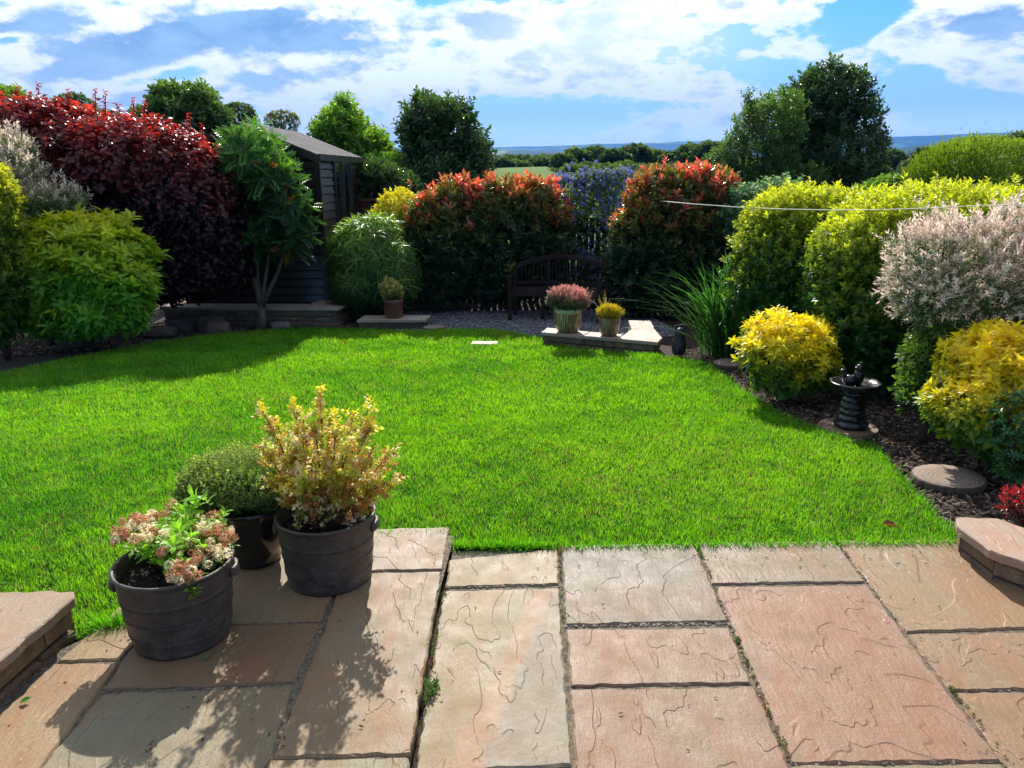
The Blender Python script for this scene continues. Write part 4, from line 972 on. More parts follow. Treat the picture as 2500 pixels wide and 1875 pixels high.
# woodland mass behind the tree rows
L = lobes_w([(u, 372, 128, 60, 26, 4) for u in range(1180, 1620, 60)] + [(u, 388 - (u - 1235) * .01, 84, 44, 18, 3) for u in range(1235, 1640, 50)] + [(u, 392, 95, 50, 26, 4) for u in range(1860, 2300, 50)])
o = foliage(L, S_far, 5200, 1.35, FT, 600, M_matte, 'woodland', None, inner=.2, hmin=-50); tag(o, 'dense green woodland behind the separate far trees', kind='stuff')
# hedge at the far edge of the field
L = lobes_w([(u, 352 + (u - 800) * .02, 112, 40, 14, 2) for u in range(560, 1240, 45)])
o = foliage(L, S_far, 2600, 1.0, FT, 601, M_matte, 'field_hedge', None, inner=.2, hmin=-50); tag(o, 'dark hedge along the top of the green field', 'hedge')

# ------------------------------------------------------------------ fences
def _darkwood(g):
    p = wpos(g); n = g.noise(g.vmath('MULTIPLY', p, (1, 1, 8)), 12, 5, .65)
    return princ(g, g.mix(n, g.vmath('MULTIPLY', attr(g), (.5, .5, .5)), attr(g)), .7, .3, g.bump(n, .4, .004))
M_wood = pmat('stained_wood', _darkwood)
def fence(label, p0, p1, ztop, boards, col, rail=None, gap=.012, z0=None):
    p0 = np.array(p0, float); p1 = np.array(p1, float); d = p1 - p0; L_ = np.linalg.norm(d); d /= L_; n = int(L_ / boards); m = (p0 + p1) / 2
    rs = np.random.RandomState(int(L_ * 100)); zb_ = float(gz(m[0], m[1])) - .05 if z0 is None else z0
    t = thing('fence', label, 'fence', (m[0], m[1], zb_)); A = Acc(); ang = math.atan2(d[1], d[0])
    for i in range(n):
        c = p0 + d * (i + .5) * L_ / n; h = ztop - zb_ - .05 + rs.uniform(-.008, .008)
        A.box((c[0], c[1], zb_ + h / 2), (L_ / n - gap, .018, h), tuple(np.array(col) * rs.uniform(.7, 1.25)), ang)
    A.build('boards', M_wood, t)
    nrm = np.array([-d[1], d[0]]) * .035
    for zz_ in (zb_ + .35, (zb_ + ztop) / 2 + .1, ztop - .25): A = Acc(); A.beam((*(p0 + nrm), zz_), (*(p1 + nrm), zz_), .03, .07, tuple(np.array(col) * .9)); A.build('rail', M_wood, t)
    for i in range(int(L_ / 1.8) + 1):
        c = p0 + d * min(i * 1.8, L_) + nrm * 2.6; A = Acc(); A.box((c[0], c[1], (zb_ + ztop) / 2), (.09, .09, ztop - zb_), tuple(np.array(col) * .8), ang, .006); A.build('post', M_wood, t)
    if rail is not None:
        A = Acc(); A.beam((*p0, ztop), (*p1, ztop), .11, .035, rail); A.build('top_rail', M_wood, t)
    return t
fence('dark board fence behind the bench and photinia hedges', (-1.75, 12.75), (3.3, 12.75), .95, .10, (.020, .014, .012), gap=.02)
pr0 = at(1560, 413, 12.4); pr1 = at(1945, 430, 8.75)
fence('dark fence with pale capping rail along the right side', pr0[:2], (4.75, 4.0), float(pr0[2]), .14, (.045, .035, .035), (.46, .42, .42))
f0 = at(778, 432, 13.0); f1 = at(860, 434, 13.0)
fence('reddish brown fence panel between shed and yellow bush', f0[:2], f1[:2] + np.array([.4, 0]), float(f0[2]), .16, (.10, .035, .022), (.16, .06, .04))

# washing line
A = Acc(); cl = [(1425, 434, 10.9), (1500, 441, 9.4), (1600, 448, 7.9), (1700, 452, 6.7), (1800, 454, 5.8), (1900, 453, 5.1), (2000, 450, 4.55), (2100, 445, 4.1), (2212, 441, 3.7), (2400, 430, 3.2)]
A.tube([at(*q) for q in cl], [.0055, .005, .0043, .0036, .0032, .0028, .0025, .0022, .002, .002], 5, (.55, .53, .45))
tag(A.build('clothes_line', M_stonechip), 'thin pale clothes line strung across the right bushes', 'clothes line')

# ------------------------------------------------------------------ shed
def _shedw(g):
    p = wpos(g); n = g.noise(g.vmath('MULTIPLY', p, (3, 3, 30)), 6, 5, .65)
    return princ(g, g.mix(n, (.010, .006, .005), (.045, .024, .017)), g.mapr(n, .3, .7, .24, .46), .5, g.bump(n, .15, .003), 0, .12)
M_shed = pmat('glossy_dark_shiplap', _shedw)
def _felt(g):
    p = wpos(g); n = g.noise(p, 60, 4, .7)
    return princ(g, g.mix(g.mapr(g.noise(p, 3, 4, .6), .35, .65), (.060, .054, .056), (.125, .112, .110)), .9, .2, g.bump(n, .1, .002))
M_felt = pmat('roof_felt', _felt)
def build_shed():
    C0 = at(684, 337, 11.2); zb = -.42; ze = float(C0[2])
    C0 = C0[:2]; C1 = at(777, 352, 13.8)[:2]          # near corner, far corner of the window wall
    e = C1 - C0; Ls = np.linalg.norm(e); e /= Ls; nrm = np.array([e[1], -e[0]])   # outward normal (to the right/front)
    gd = -nrm; W = 2.1                                 # gable wall runs away to the left
    t = thing('shed', 'dark brown wooden garden shed with a two-pane window', 'shed', (C0[0], C0[1], zb))
    zr_ = float(at(530, 270, 11.3)[2])
    def P3(s, g_, z): q = C0 + e * s + gd * g_; return np.array([q[0], q[1], z])
    # window wall: shiplap boards, with an opening
    A = Acc(); bh = .118; z = zb; s0, s1 = Ls * .30, Ls * .70; zw0, zw1 = ze - 1.0, ze - .06
    def board(a, b, z0, z1, face):
        # face 0: window wall, 1: gable
        if face == 0: q = [P3(a, -.026, z0), P3(b, -.026, z0), P3(b, -.004, z1 - .016), P3(a, -.004, z1 - .016), P3(b, .012, z1), P3(a, .012, z1), P3(b, .012, z0), P3(a, .012, z0)]
        else: q = [P3(-.018, a, z0), P3(-.018, b, z0), P3(-.006, b, z1 - .016), P3(-.006, a, z1 - .016), P3(.012, b, z1), P3(.012, a, z1), P3(.012, b, z0), P3(.012, a, z0)]
        A.raw(q, [(0, 1, 2, 3), (3, 2, 4, 5), (5, 4, 6, 7), (7, 6, 1, 0), (0, 3, 5, 7), (1, 6, 4, 2)])
    while z < ze - .005:
        z1 = min(z + bh, ze)
        if z1 > zw0 and z < zw1: board(0, s0, z, z1, 0); board(s1, Ls, z, z1, 0)
        else: board(0, Ls, z, z1, 0)
        z = z1
    z = zb
    while z < zr_ - .08:
        z1 = z + bh; g0 = .0 if z1 <= ze + .02 else (z1 - ze) / (zr_ - ze) * W / 2
        board(g0, W - g0, z, z1, 1); z = z1
    A.build('walls', M_shed, t)
    A = Acc(); A.box((*(P3(-.005, -.005, 0)[:2]), (zb + ze) / 2), (.07, .07, ze - zb), (1, 1, 1), math.atan2(e[1], e[0]), .004); A.build('corner_trim', M_shed, t); A = Acc(); q = P3(Ls, -.005, 0); A.box((q[0], q[1], (zb + ze) / 2), (.05, .05, ze - zb), (1, 1, 1), math.atan2(e[1], e[0]), .004)
    A.build('corner_trim', M_shed, t)
    # back walls so that the shed is closed
    A = Acc(); A.raw([P3(0.05, W, zb), P3(Ls, W, zb), P3(Ls, W, ze), P3(0.05, W, ze)], [(0, 1, 2, 3)]); A.raw([P3(Ls, 0, zb), P3(Ls, W, zb), P3(Ls, W, ze), P3(Ls, W / 2, zr_ - .05), P3(Ls, 0, ze)], [(0, 1, 2, 3, 4)])
    A.build('back_walls', M_shed, t)
    # window
    wf = Acc(); fr = .045
    def bar(a, b): wf.beam(a, b, .05, fr, (1, 1, 1), (nrm[0], nrm[1], 0.001))
    bar(P3(s0, -.02, zw0), P3(s0, -.02, zw1)); bar(P3(s1, -.02, zw0), P3(s1, -.02, zw1)); mid = (s0 + s1) / 2; bar(P3(mid, -.02, zw0), P3(mid, -.02, zw1)); bar(P3(s0 - .03, -.024, zw0), P3(s1 + .03, -.024, zw0)); bar(P3(s0, -.02, zw1), P3(s1, -.02, zw1))
    wo_ = wf.build('window', M_shed, t)
    M_glass = pmat('window_glass', lambda g: princ(g, (.012, .014, .014), .03, .9, None, 0, 1.0))
    A = Acc(); A.raw([P3(s0, -.008, zw0), P3(mid, -.008, zw0), P3(mid, -.008, zw1), P3(s0, -.008, zw1)], [(0, 1, 2, 3)]); A.build('pane', M_glass, wo_)
    A = Acc(); A.raw([P3(mid, -.008, zw0), P3(s1, -.008, zw0), P3(s1, -.008, zw1), P3(mid, -.008, zw1)], [(0, 1, 2, 3)]); A.build('pane', M_glass, wo_)
    # roof: two pitches with overhang, laps in the felt
    A = Acc(); ov = .07; th = .03
    sl = (zr_ - ze) / (W / 2)
    for side in (0, 1):
        ga, gb = (-ov, W / 2) if side == 0 else (W + ov, W / 2)
        za_ = ze - ov * sl + .04; zb__ = zr_ + .04; ns = 11
        for i in range(ns):
            a = -.12 + (Ls + .24) * i / ns; b = -.12 + (Ls + .24) * (i + 1) / ns; up_ = .004
            q = [P3(a, ga, za_ + up_), P3(b, ga, za_), P3(b, gb, zb__), P3(a, gb, zb__ + up_)]
            q += [p - np.array([0, 0, th]) for p in q]
            A.raw(q, [(0, 1, 2, 3), (7, 6, 5, 4), (0, 4, 5, 1), (1, 5, 6, 2), (2, 6, 7, 3), (3, 7, 4, 0)])
    rf = A.build('roof', M_felt, t)
    A = Acc(); A.beam(P3(-.13, -ov, ze - ov * sl + .01), P3(Ls + .13, -ov, ze - ov * sl + .01), .03, .09, (1, 1, 1)); A.beam(P3(-.125, -ov, ze - ov * sl - .02), P3(-.125, W / 2, zr_ - .02), .025, .10); A.beam(P3(-.125, W + ov, ze - ov * sl - .02), P3(-.125, W / 2, zr_ - .02), .025, .10)
    A.build('fascia_board', M_shed, rf)
build_shed()

# ------------------------------------------------------------------ bench
def build_bench():
    zg = -.445; t = thing('garden_bench', 'dark wooden garden bench with arched slatted back', 'bench', (.7, 11.2, zg))
    c = (.040, .020, .016)
    Bk = np.array([(.06, 11.42), (.56, 11.45), (1.44, 11.02)]); Fr = np.array([(-.02, 11.02), (.46, 11.03), (1.22, 10.62)])
    def lerp(Q, s):
        L1 = np.linalg.norm(Q[1] - Q[0]); L2 = np.linalg.norm(Q[2] - Q[1]); d = s * (L1 + L2)
        return Q[0] + (Q[1] - Q[0]) * d / L1 if d < L1 else Q[1] + (Q[2] - Q[1]) * (d - L1) / L2
    sB = np.linalg.norm(Bk[1] - Bk[0]) / (np.linalg.norm(Bk[1] - Bk[0]) + np.linalg.norm(Bk[2] - Bk[1]))
    ztop = lambda s: zg + .72 + .155 * math.sin(math.pi * min(max(s, 0), 1)) ** .8
    A = Acc(); pts = [(*lerp(Bk, s), ztop(s)) for s in np.linspace(0, 1, 15)]
    for a, b in zip(pts[:-1], pts[1:]): A.beam(a, np.array(b) + (np.array(b) - np.array(a)) * .04, .05, .065, c)
    A.build('top_rail', M_wood, t)
    A = Acc()
    for s in np.linspace(.03, .97, 25):
        if abs(s - sB) < .02: continue
        q = lerp(Bk, s); A.beam((*q, zg + .50), (*q, ztop(s) - .02), .012, .030, c, (0, 1, 0))
    A.build('back_slats', M_wood, t)
    A = Acc(); A.beam((*Bk[0], zg + .49), (*Bk[1], zg + .49), .03, .05, c); A.beam((*Bk[1], zg + .49), (*Bk[2], zg + .49), .03, .05, c); A.build('back_rail', M_wood, t)
    A = Acc()
    for k in range(6):
        f = k / 5 * .93
        for i in (0, 1):
            a = Bk[i] + (Fr[i] - Bk[i]) * f; b = Bk[i + 1] + (Fr[i + 1] - Bk[i + 1]) * f; A.beam((*a, zg + .425), (*b, zg + .425), .055, .02, c)
    for i in (0, 1): A.beam((*Fr[i], zg + .39), (*Fr[i + 1], zg + .39), .025, .085, (.055, .028, .02))
    A.build('seat', M_wood, t)
    for i in range(3):
        A = Acc(); A.beam((*Bk[i], zg), (*Bk[i], ztop([0, sB, 1][i]) - .01), .055, .055, c, (0, 1, 0)); A.build('leg', M_wood, t)
        A = Acc(); A.beam((*Fr[i], zg), (*Fr[i], zg + (.62 if i != 1 else .40)), .055, .055, c, (0, 1, 0)); A.build('leg', M_wood, t)
    for i in (0, 2):
        A = Acc(); A.beam((*(Bk[i]), zg + .60), (*(Fr[i] + (Fr[i] - Bk[i]) * .08), zg + .635), .06, .03, c); A.build('armrest', M_wood, t)
build_bench()

# ------------------------------------------------------------------ pots
def _pot(g):
    p = wpos(g); n = g.noise(p, 26, 5, .65); s = g.noise(p, 180, 3, .6)
    c = g.mix(g.mapr(n, .35, .7), (.046, .035, .026), (.094, .071, .053)); c = g.mix(g.mapr(s, .62, .72, 0, .4), c, (.12, .11, .10)); pz = g.sep(p)[2]
    dust = g.math('MULTIPLY', g.mapr(g.noise(p, 17, 5, .75), .46, .66, 0, 1), g.mapr(pz, .22, .03, .25, .8)); c = g.mix(dust, c, (.17, .14, .11))
    return princ(g, c, g.mapr(n, .3, .7, .36, .56), .45, g.bump(g.math('ADD', g.math('MULTIPLY', n, 2), s), .5, .004))
M_pot = pmat('charcoal_plastic', _pot)
M_blk = pmat('glossy_black_glaze', lambda g: princ(g, (.012, .011, .011), g.mapr(g.noise(wpos(g), 14, 4, .6), .3, .7, .08, .25), .6, g.bump(g.noise(wpos(g), 9, 3, .5), .1, .01), 0, .6))
def soil(A, c, r, z, rs):
    rings = 9; seg = 28; V = [(c[0], c[1], z + .01)]
    for i in range(1, rings + 1):
        for k in range(seg):
            a = 2 * math.pi * k / seg; rr = r * i / rings; V.append((c[0] + rr * math.cos(a), c[1] + rr * math.sin(a), z + rs.normal(0, .005) * (i < rings)))
    F = [(0, 1 + k, 1 + (k + 1) % seg) for k in range(seg)]
    for i in range(rings - 1):
        for k in range(seg): a = 1 + i * seg; F.append((a + k, a + seg + k, a + seg + (k + 1) % seg, a + (k + 1) % seg))
    A.raw(V, F)
    k = 260; an = rs.uniform(0, 6.28, k); rr = r * .97 * np.sqrt(rs.rand(k)); P = np.stack([c[0] + rr * np.cos(an), c[1] + rr * np.sin(an), np.full(k, z + .002)], 1)
    A.rep(chipT, P, rot_from_axis(rs.normal(0, .5, (k, 3)) + np.array([0, 0, 1.]), rs), .012 * rs.uniform(.4, 1.4, k), np.ones(3))
def charcoal_pot(t, c, rb, rt, h, rz, seed):
    rs = np.random.RandomState(seed); z0 = c[2]; A = Acc(); prof = [(rb - .012, 0), (rb, .006)]
    for i in range(1, 60):
        f = i / 60; z = f * (h - .02); r = rb + (rt - rb) * (f ** .8)
        for zz_ in (.22, .46, .74):
            r += .0032 * math.exp(-((f - zz_) / .012) ** 2)
        prof.append((r, z))
    prof += [(rt, h - .018), (rt + .007, h - .012), (rt + .009, h - .004), (rt + .005, h), (rt - .001, h), (rt - .006, h - .006), (rt - .010, h - .03), (rt - .014, h - .06), (rt - .018, h - .10)]
    A.lathe(prof, c, 72, wob=lambda a, z: .004 * math.sin(2 * a + seed) + .0022 * math.sin(7 * a + z * 40)); p = A.build('pot', M_pot, t)
    # row of small studs under each band
    for s in (0, math.pi):
        a = rz + s; d = np.array([math.cos(a), math.sin(a), 0]); sdv = np.array([-d[1], d[0], 0]); A = Acc(); cc = np.array(c) + np.array([0, 0, h - .055])
        rr = rt - .002; pts = [cc + d * (rr - .006) - sdv * .045, cc + d * (rr + .008) - sdv * .030, cc + d * (rr + .013), cc + d * (rr + .008) + sdv * .030, cc + d * (rr - .006) + sdv * .045]
        for dz_ in (-.008, 0, .008): A.tube([q + np.array([0, 0, dz_]) for q in pts], [.009, .010, .010, .010, .009], 8)
        A.build('handle', M_pot, p)
    k = 90
    for zz_ in (.25, .49, .71):
        A = Acc()
        for i in range(k):
            a = 2 * math.pi * i / k; r = rb + (rt - rb) * zz_ ** .8 + .001; A.box((c[0] + r * math.cos(a), c[1] + r * math.sin(a), z0 + zz_ * (h - .02)), (.004, .004, .004), (1, 1, 1), a)
        A.build('stud_row', M_pot, p)
    A = Acc(); soil(A, c, rt - .012, z0 + h - .055, rs); A.build('soil', M_soil, t)

# pot 1 : viburnum
c1 = np.array([-1.185, 2.425, ZL])
t = thing('potted_viburnum', 'nearest charcoal pot holding a plant with cream and rust flower clusters', 'potted plant', c1)
charcoal_pot(t, c1, .160, .192, .295, .25, 1)
rs = np.random.RandomState(71); A = Acc(); AF = Acc(); AS = Acc()
Tv = [shoot(8, .035, .062, .026, 82, 30, 1, i, .2) for i in range(3)]
FB1 = flowerball(70, .026, .0056, 5)
heads = [(265, 1165, 2.50), (300, 1150, 2.55), (335, 1155, 2.5), (345, 1135, 2.62), (380, 1115, 2.68), (360, 1170, 2.45), (450, 1130, 2.62), (470, 1150, 2.55), (440, 1160, 2.5), (485, 1175, 2.5), (455, 1190, 2.45), (425, 1185, 2.45), (495, 1160, 2.6), (400, 1260, 2.27), (385, 1240, 2.3), (415, 1245, 2.28), (375, 1210, 2.38), (455, 1210, 2.42), (405, 1130, 2.66), (315, 1175, 2.44), (425, 1215, 2.38), (320, 1130, 2.62), (285, 1140, 2.56)]
for u, v, Y in heads:
    p = at(u, v, Y); AS.tube([(c1[0] + (p[0] - c1[0]) * .3, c1[1] + (p[1] - c1[1]) * .3, c1[2] + .22), (p + c1) / 2 + np.array([0, 0, .14]), p], [.005, .004, .003], 5, (.10, .07, .04))
    p = p + np.array([0, 0, .022]); k = 6; q = p + rs.normal(0, .022, (k, 3)) * np.array([1, 1, .5])
    AF.rep(FB1, q, rot_from_axis(rs.normal(size=(k, 3)), rs), rs.uniform(.5, .85, k), (np.where(rs.rand(k, 1) < .48, np.array([[.80, .72, .48]]), np.array([[.50, .24, .13]])))[:, None, :] * (1 + .3 * FB1.lr)[None, :, None])
    A.rep(Tv[0], (p - np.array([0, 0, .05]))[None] + rs.normal(0, .02, (2, 3)), rot_from_axis(rs.normal(0, .4, (2, 3)) + np.array([0, 0, 1.]), rs), np.array([.6, .5]), np.array([.16, .32, .025]))
for u, v, Y in [(420, 1110, 2.6), (440, 1095, 2.65), (400, 1120, 2.6), (360, 1200, 2.42), (345, 1215, 2.4), (375, 1190, 2.42), (330, 1200, 2.42), (410, 1160, 2.55), (420, 1140, 2.6), (385, 1165, 2.5), (300, 1185, 2.45), (460, 1175, 2.55), (480, 1195, 2.5), (395, 1205, 2.45), (350, 1180, 2.5), (430, 1200, 2.45), (365, 1150, 2.55), (400, 1235, 2.32), (470, 1130, 2.62), (340, 1165, 2.55), (390, 1145, 2.6), (425, 1170, 2.5), (405, 1185, 2.4)]:
    p = at(u, v, Y); m = 2
    A.rep(Tv[rs.randint(3)], p[None] + rs.normal(0, .018, (m, 3)), rot_from_axis(rs.normal(0, .35, (m, 3)) + np.array([0, -.1, 1.]), rs), rs.uniform(.55, .85, m), np.array([.22, .46, .03]) * rs.uniform(.8, 1.2))
    AS.tube([(c1[0] + (p[0] - c1[0]) * .3, c1[1] + (p[1] - c1[1]) * .3, c1[2] + .22), (p + c1) / 2 + np.array([0, 0, .12]), p], [.005, .004, .003], 5, (.10, .07, .04))
A.build('leaves', M_leaf, t); AF.build('flower_clusters', M_pet, t); AS.build('stems', M_bark, t)

# pot 3 : black glazed pot with hebe
c3 = np.array([-1.10, 2.985, ZL])
t = thing('potted_hebe', 'glossy black pot holding a rounded fine-leaved green shrub', 'potted plant', c3)
A = Acc(); A.lathe([(.085, 0), (.10, .004), (.105, .02), (.098, .03), (.115, .06), (.135, .10), (.150, .15), (.158, .20), (.163, .245), (.172, .255), (.174, .265), (.168, .270), (.160, .268), (.155, .255), (.150, .20)], c3, 64); A.build('pot', M_blk, t)
A = Acc(); soil(A, c3, .152, c3[2] + .235, np.random.RandomState(4)); A.build('soil', M_soil, t)
rs = np.random.RandomState(5); Lh = [(c3 + np.array([-.02, 0, .35]), np.array([.225, .20, .105])), (c3 + np.array([.12, .02, .32]), np.array([.13, .14, .10])), (c3 + np.array([-.10, -.03, .33]), np.array([.16, .14, .10]))]
A = Acc()
for T in S_box:
    P_, N_ = surf(Lh, 1500, rs, lo=.82, hi=1.05, seed=9, nf=12); A.rep(T, P_, rot_from_axis(N_ * .5 + np.array([0, 0, .9]) + rs.normal(0, .2, P_.shape), rs), rs.uniform(.7, 1.1, len(P_)), paint((.045, .11, .03), (.24, .33, .06), .45, .5, .35, .2, .2)(P_, N_, T, rs))
A.build('foliage', M_matte, t)
A = Acc()
for i in range(60):
    c_, r_ = Lh[i % 3]; e = c_ + rs.uniform(-.8, .8, 3) * r_; b = c3 + np.array([rs.normal(0, .03), rs.normal(0, .03), .23]); A.tube([b, (b + e) / 2 + rs.normal(0, .012, 3), e], [.005, .0035, .002], 4, (.05, .04, .03))
A.build('stems', M_bark, t)

# pot 2 : golden small-leaved shrub
c2 = np.array([-.75, 2.83, ZL])
t = thing('potted_golden_shrub', 'charcoal pot holding the tall gold and orange small-leaved shrub', 'potted plant', c2)
charcoal_pot(t, c2, .165, .190, .285, .05, 2)
rs = np.random.RandomState(6); A = Acc(); AS = Acc(); AT = Acc(); base = c2 + np.array([.0, -.02, .20])
T1 = [shoot(8, .032, .0145, .0115, 70, 40, 0, i, .05, opp=True) for i in range(3)]
tips = [(565, 885, 2.8), (600, 920, 2.9), (632, 882, 2.85), (655, 905, 2.8), (690, 852, 2.85), (715, 900, 2.95), (725, 925, 2.75), (762, 905, 2.9), (795, 885, 2.85), (800, 925, 2.8), (845, 972, 2.85), (868, 1022, 2.8), (835, 1000, 2.95), (570, 960, 2.85), (588, 1040, 2.8), (610, 1060, 2.75), (600, 985, 2.95), (640, 960, 2.7), (680, 930, 2.75), (760, 950, 2.7), (810, 960, 2.75), (825, 1045, 2.75), (770, 1000, 2.65), (700, 985, 2.65), (655, 1010, 2.65), (625, 1000, 2.72), (740, 970, 3.0), (680, 960, 3.0), (790, 985, 3.0), (640, 930, 3.0), (730, 1020, 2.68), (665, 1045, 2.68)]
tw = np.array([at(*q) for q in tips])
for i, e in enumerate(tw):
    mid = base + (e - base) * .45 + np.array([(e[0] - base[0]) * .08, (e[1] - base[1]) * .1, .02]); pts = [base + np.array([rs.normal(0, .012), rs.normal(0, .012), 0]), base + (mid - base) * .5 + rs.normal(0, .006, 3), mid, (mid + e) / 2 + rs.normal(0, .008, 3), e]
    AS.tube(pts, [.0075, .0065, .005, .0035, .002], 5, (.24, .15, .09))
    n = 60; f = .30 + .70 * rs.rand(n) ** .8; seg = np.minimum((f * 4).astype(int), 3); ff = (f * 4 - seg)[:, None]; pts = np.array(pts); q = pts[seg] * (1 - ff) + pts[seg + 1] * ff + rs.normal(0, .030, (n, 3)) * (1.2 - f[:, None])
    for T in T1:
        m = rs.rand(n) < .36; k = m.sum()
        if k == 0: continue
        hh = f[m][:, None, None]; tt = np.clip(hh * 1.3 - .25 + rs.normal(0, .22, (k, 1, 1)), 0, 1)
        col_ = np.array([.17, .23, .03]) * (1 - tt) + np.array([.50, .50, .07]) * tt; org = rs.rand(k, 1, 1); col_ = np.where(org < .16 + .25 * (1 - hh), np.array([.50, .24, .07]), np.where(org > .80, np.array([.72, .64, .40]), col_))
        A.rep(T, q[m], rot_from_axis(rs.normal(0, .5, (k, 3)) + (e - base)[None] / np.linalg.norm(e - base) * .9, rs), rs.uniform(.8, 1.3, k), col_ * (1 + .2 * T.lr)[None, :, None])
    if tips[i][1] < 930: A.rep(T1[0], e[None] + rs.normal(0, .008, (3, 3)), rot_from_axis(rs.normal(0, .3, (3, 3)) + np.array([0, 0, 1.]), rs), np.array([1.2, 1.0, 1.3]), np.array([.72, .66, .03]))
A.build('leaves', M_leaf, t); AS.build('stems', M_bark, t)
for i in range(3):
    AT = Acc(); b = base + np.array([(i - 1) * .022, 0, -.01]); AT.tube([b, b + np.array([(i - 1) * .02, 0, .06]), b + np.array([(i - 1) * .055, .01, .15])], [.014, .012, .008], 7, (.30, .20, .13)); AT.build('trunk', M_bark, t)
# three pebbles lying on the soil
for i, (u, v, lb, cc) in enumerate([(680, 1122, 'reddish pebble, leftmost of three on the soil of the golden shrub pot', (.20, .12, .10)), (722, 1127, 'pale pink pebble, middle of three on the soil of the golden shrub pot', (.34, .22, .17)), (764, 1131, 'grey pebble, rightmost of three on the soil of the golden shrub pot', (.12, .12, .13))]):
    p = atz(u, v, ZL + .222); A = Acc(); A.lathe([(.0001, -.006), (.010, -.003), (.0125, .002), (.009, .008), (.0001, .010)], p, 12, cc, wob=lambda a, z: .15 * math.sin(2 * a)); tag(A.build('pebble', M_stonechip, None, p), lb, 'pebble', 'pebbles on the pot soil')

# striped glazed planters on the wall
def _stripe(cream, brown):
    def b(g):
        p = objco(g); x, y, z = g.sep(p); a = g.math('ARCTAN2', y, x)
        n = g.noise(g.comb(g.math('MULTIPLY', a, 16), g.math('MULTIPLY', z, 3.5), 0), 1.0, 4, .7)
        edge = g.math('ADD', z, g.math('MULTIPLY', g.math('SUBTRACT', g.noise(g.comb(g.math('MULTIPLY', a, 2.0), 0, 0), 1.5, 3, .5), .5), .06))
        st = g.mapr(n, .40, .60, 0, 1); body = g.ramp(st, [(0, brown), (.55, (.14, .055, .02)), (1, cream)])
        c = g.mix(g.mapr(edge, .225, .240, 0, 1), body, cream)
        return princ(g, c, .22, .5, None, 0, .3)
    return b
def planter(label, name, u, vb, Y, r, h, mat, seed):
    c = at(u, vb, Y); c[2] = zc; t = thing(name, label, 'potted plant', c)
    A = Acc(); A.lathe([(r * .52, 0), (r * .66, .006), (r * .80, h * .10), (r * .92, h * .28), (r * .99, h * .55), (r, h * .85), (r * 1.0, h * .97), (r * 1.01, h), (r * .93, h), (r * .90, h * .93), (r * .88, h * .85)], c, 56)
    A.build('pot', mat, t); A = Acc(); soil(A, c, r * .89, c[2] + h * .88, np.random.RandomState(seed)); A.build('soil', M_soil, t); return t, c
def pmat2(name, f): return pmat(name, f)
t, c = planter('larger striped planter with a pink-flushed rounded shrub on the wall', 'striped_planter', 1227, 708, 8.68, .160, .275, pmat2('striped_glaze', _stripe((.48, .50, .30), (.30, .15, .045))), 3)
Lp = [(c + np.array([0, 0, .36]), np.array([.21, .19, .12])), (c + np.array([-.08, 0, .38]), np.array([.14, .14, .10])), (c + np.array([.10, 0, .35]), np.array([.13, .14, .10]))]
S_p = [shoot(10, .05, .026, .008, 65, 30, 0, i, .1) for i in range(2)]
foliage(Lp, S_p, 900, 1.0, paint((.07, .13, .05), (.62, .26, .22), .25, .6, .4, .25, .3, .2, 8), 81, M_pet, 'foliage', t, wu=.8)
t, c = planter('smaller striped planter with a golden fern-like conifer on the wall', 'striped_planter', 1316, 706, 8.45, .116, .205, pmat2('striped_glaze_pale', _stripe((.42, .42, .30), (.30, .14, .045))), 4)
Lp = [(c + np.array([0, 0, .25]), np.array([.115, .10, .06]))]
foliage(Lp, [shoot(8, .04, .02, .006, 50, 25, 0, 1, .1)], 420, 1.0, paint((.22, .25, .02), (.55, .46, .03), .5, .3, .3), 82, M_matte, 'foliage', t)
A = Acc(); rs = np.random.RandomState(2)
for (x1, h1, L1) in [(-.05, .52, 1), (-.12, .45, .8), (.0, .40, .7), (.05, .36, .6), (-.08, .34, .6)]:
    b = c + np.array([0, 0, .24]); e = c + np.array([x1, -.02, h1]); n = 16
    for i in range(n):
        f = i / (n - 1); p = b + (e - b) * f + np.array([-.03 * math.sin(f * 3), 0, 0])
        for sg in (-1, 1): A.rep(shoot(3, .01, .030, .008, 40, 20, 0, i), p[None], rot_from_axis(np.array([[sg * .9, rs.normal(0, .4), .7]]), rs), np.array([1.1 * (1.15 - f)]), np.array([.50, .40, .04]))
A.build('fronds', M_matte, t)
# brown pot on wall B
c = at(851, 684, 10.42); c[2] = zb; t = thing('brown_pot', 'brown glazed pot with a small cream-leaved plant', 'potted plant', c)
M_brn = pmat('brown_glaze', lambda g: princ(g, g.mix(g.noise(g.vmath('MULTIPLY', wpos(g), (1, 1, .3)), 16, 4, .6), (.07, .022, .014), (.20, .085, .055)), .28, .5, None, 0, .3))
A = Acc(); A.lathe([(.118, 0), (.128, .008), (.130, .06), (.130, .20), (.136, .215), (.137, .245), (.128, .25), (.122, .24), (.118, .20)], c, 40); A.build('pot', M_brn, t)
A = Acc(); soil(A, c, .12, c[2] + .215, np.random.RandomState(9)); A.build('soil', M_soil, t)
foliage([(c + np.array([-.02, 0, .36]), np.array([.12, .10, .10])), (c + np.array([-.05, 0, .42]), np.array([.05, .06, .08]))], [shoot(8, .04, .045, .02, 70, 30, 0, 1)], 110, 1.0, paint((.20, .28, .06), (.60, .52, .20), .5, .4, .2), 83, M_leaf, 'foliage', t)

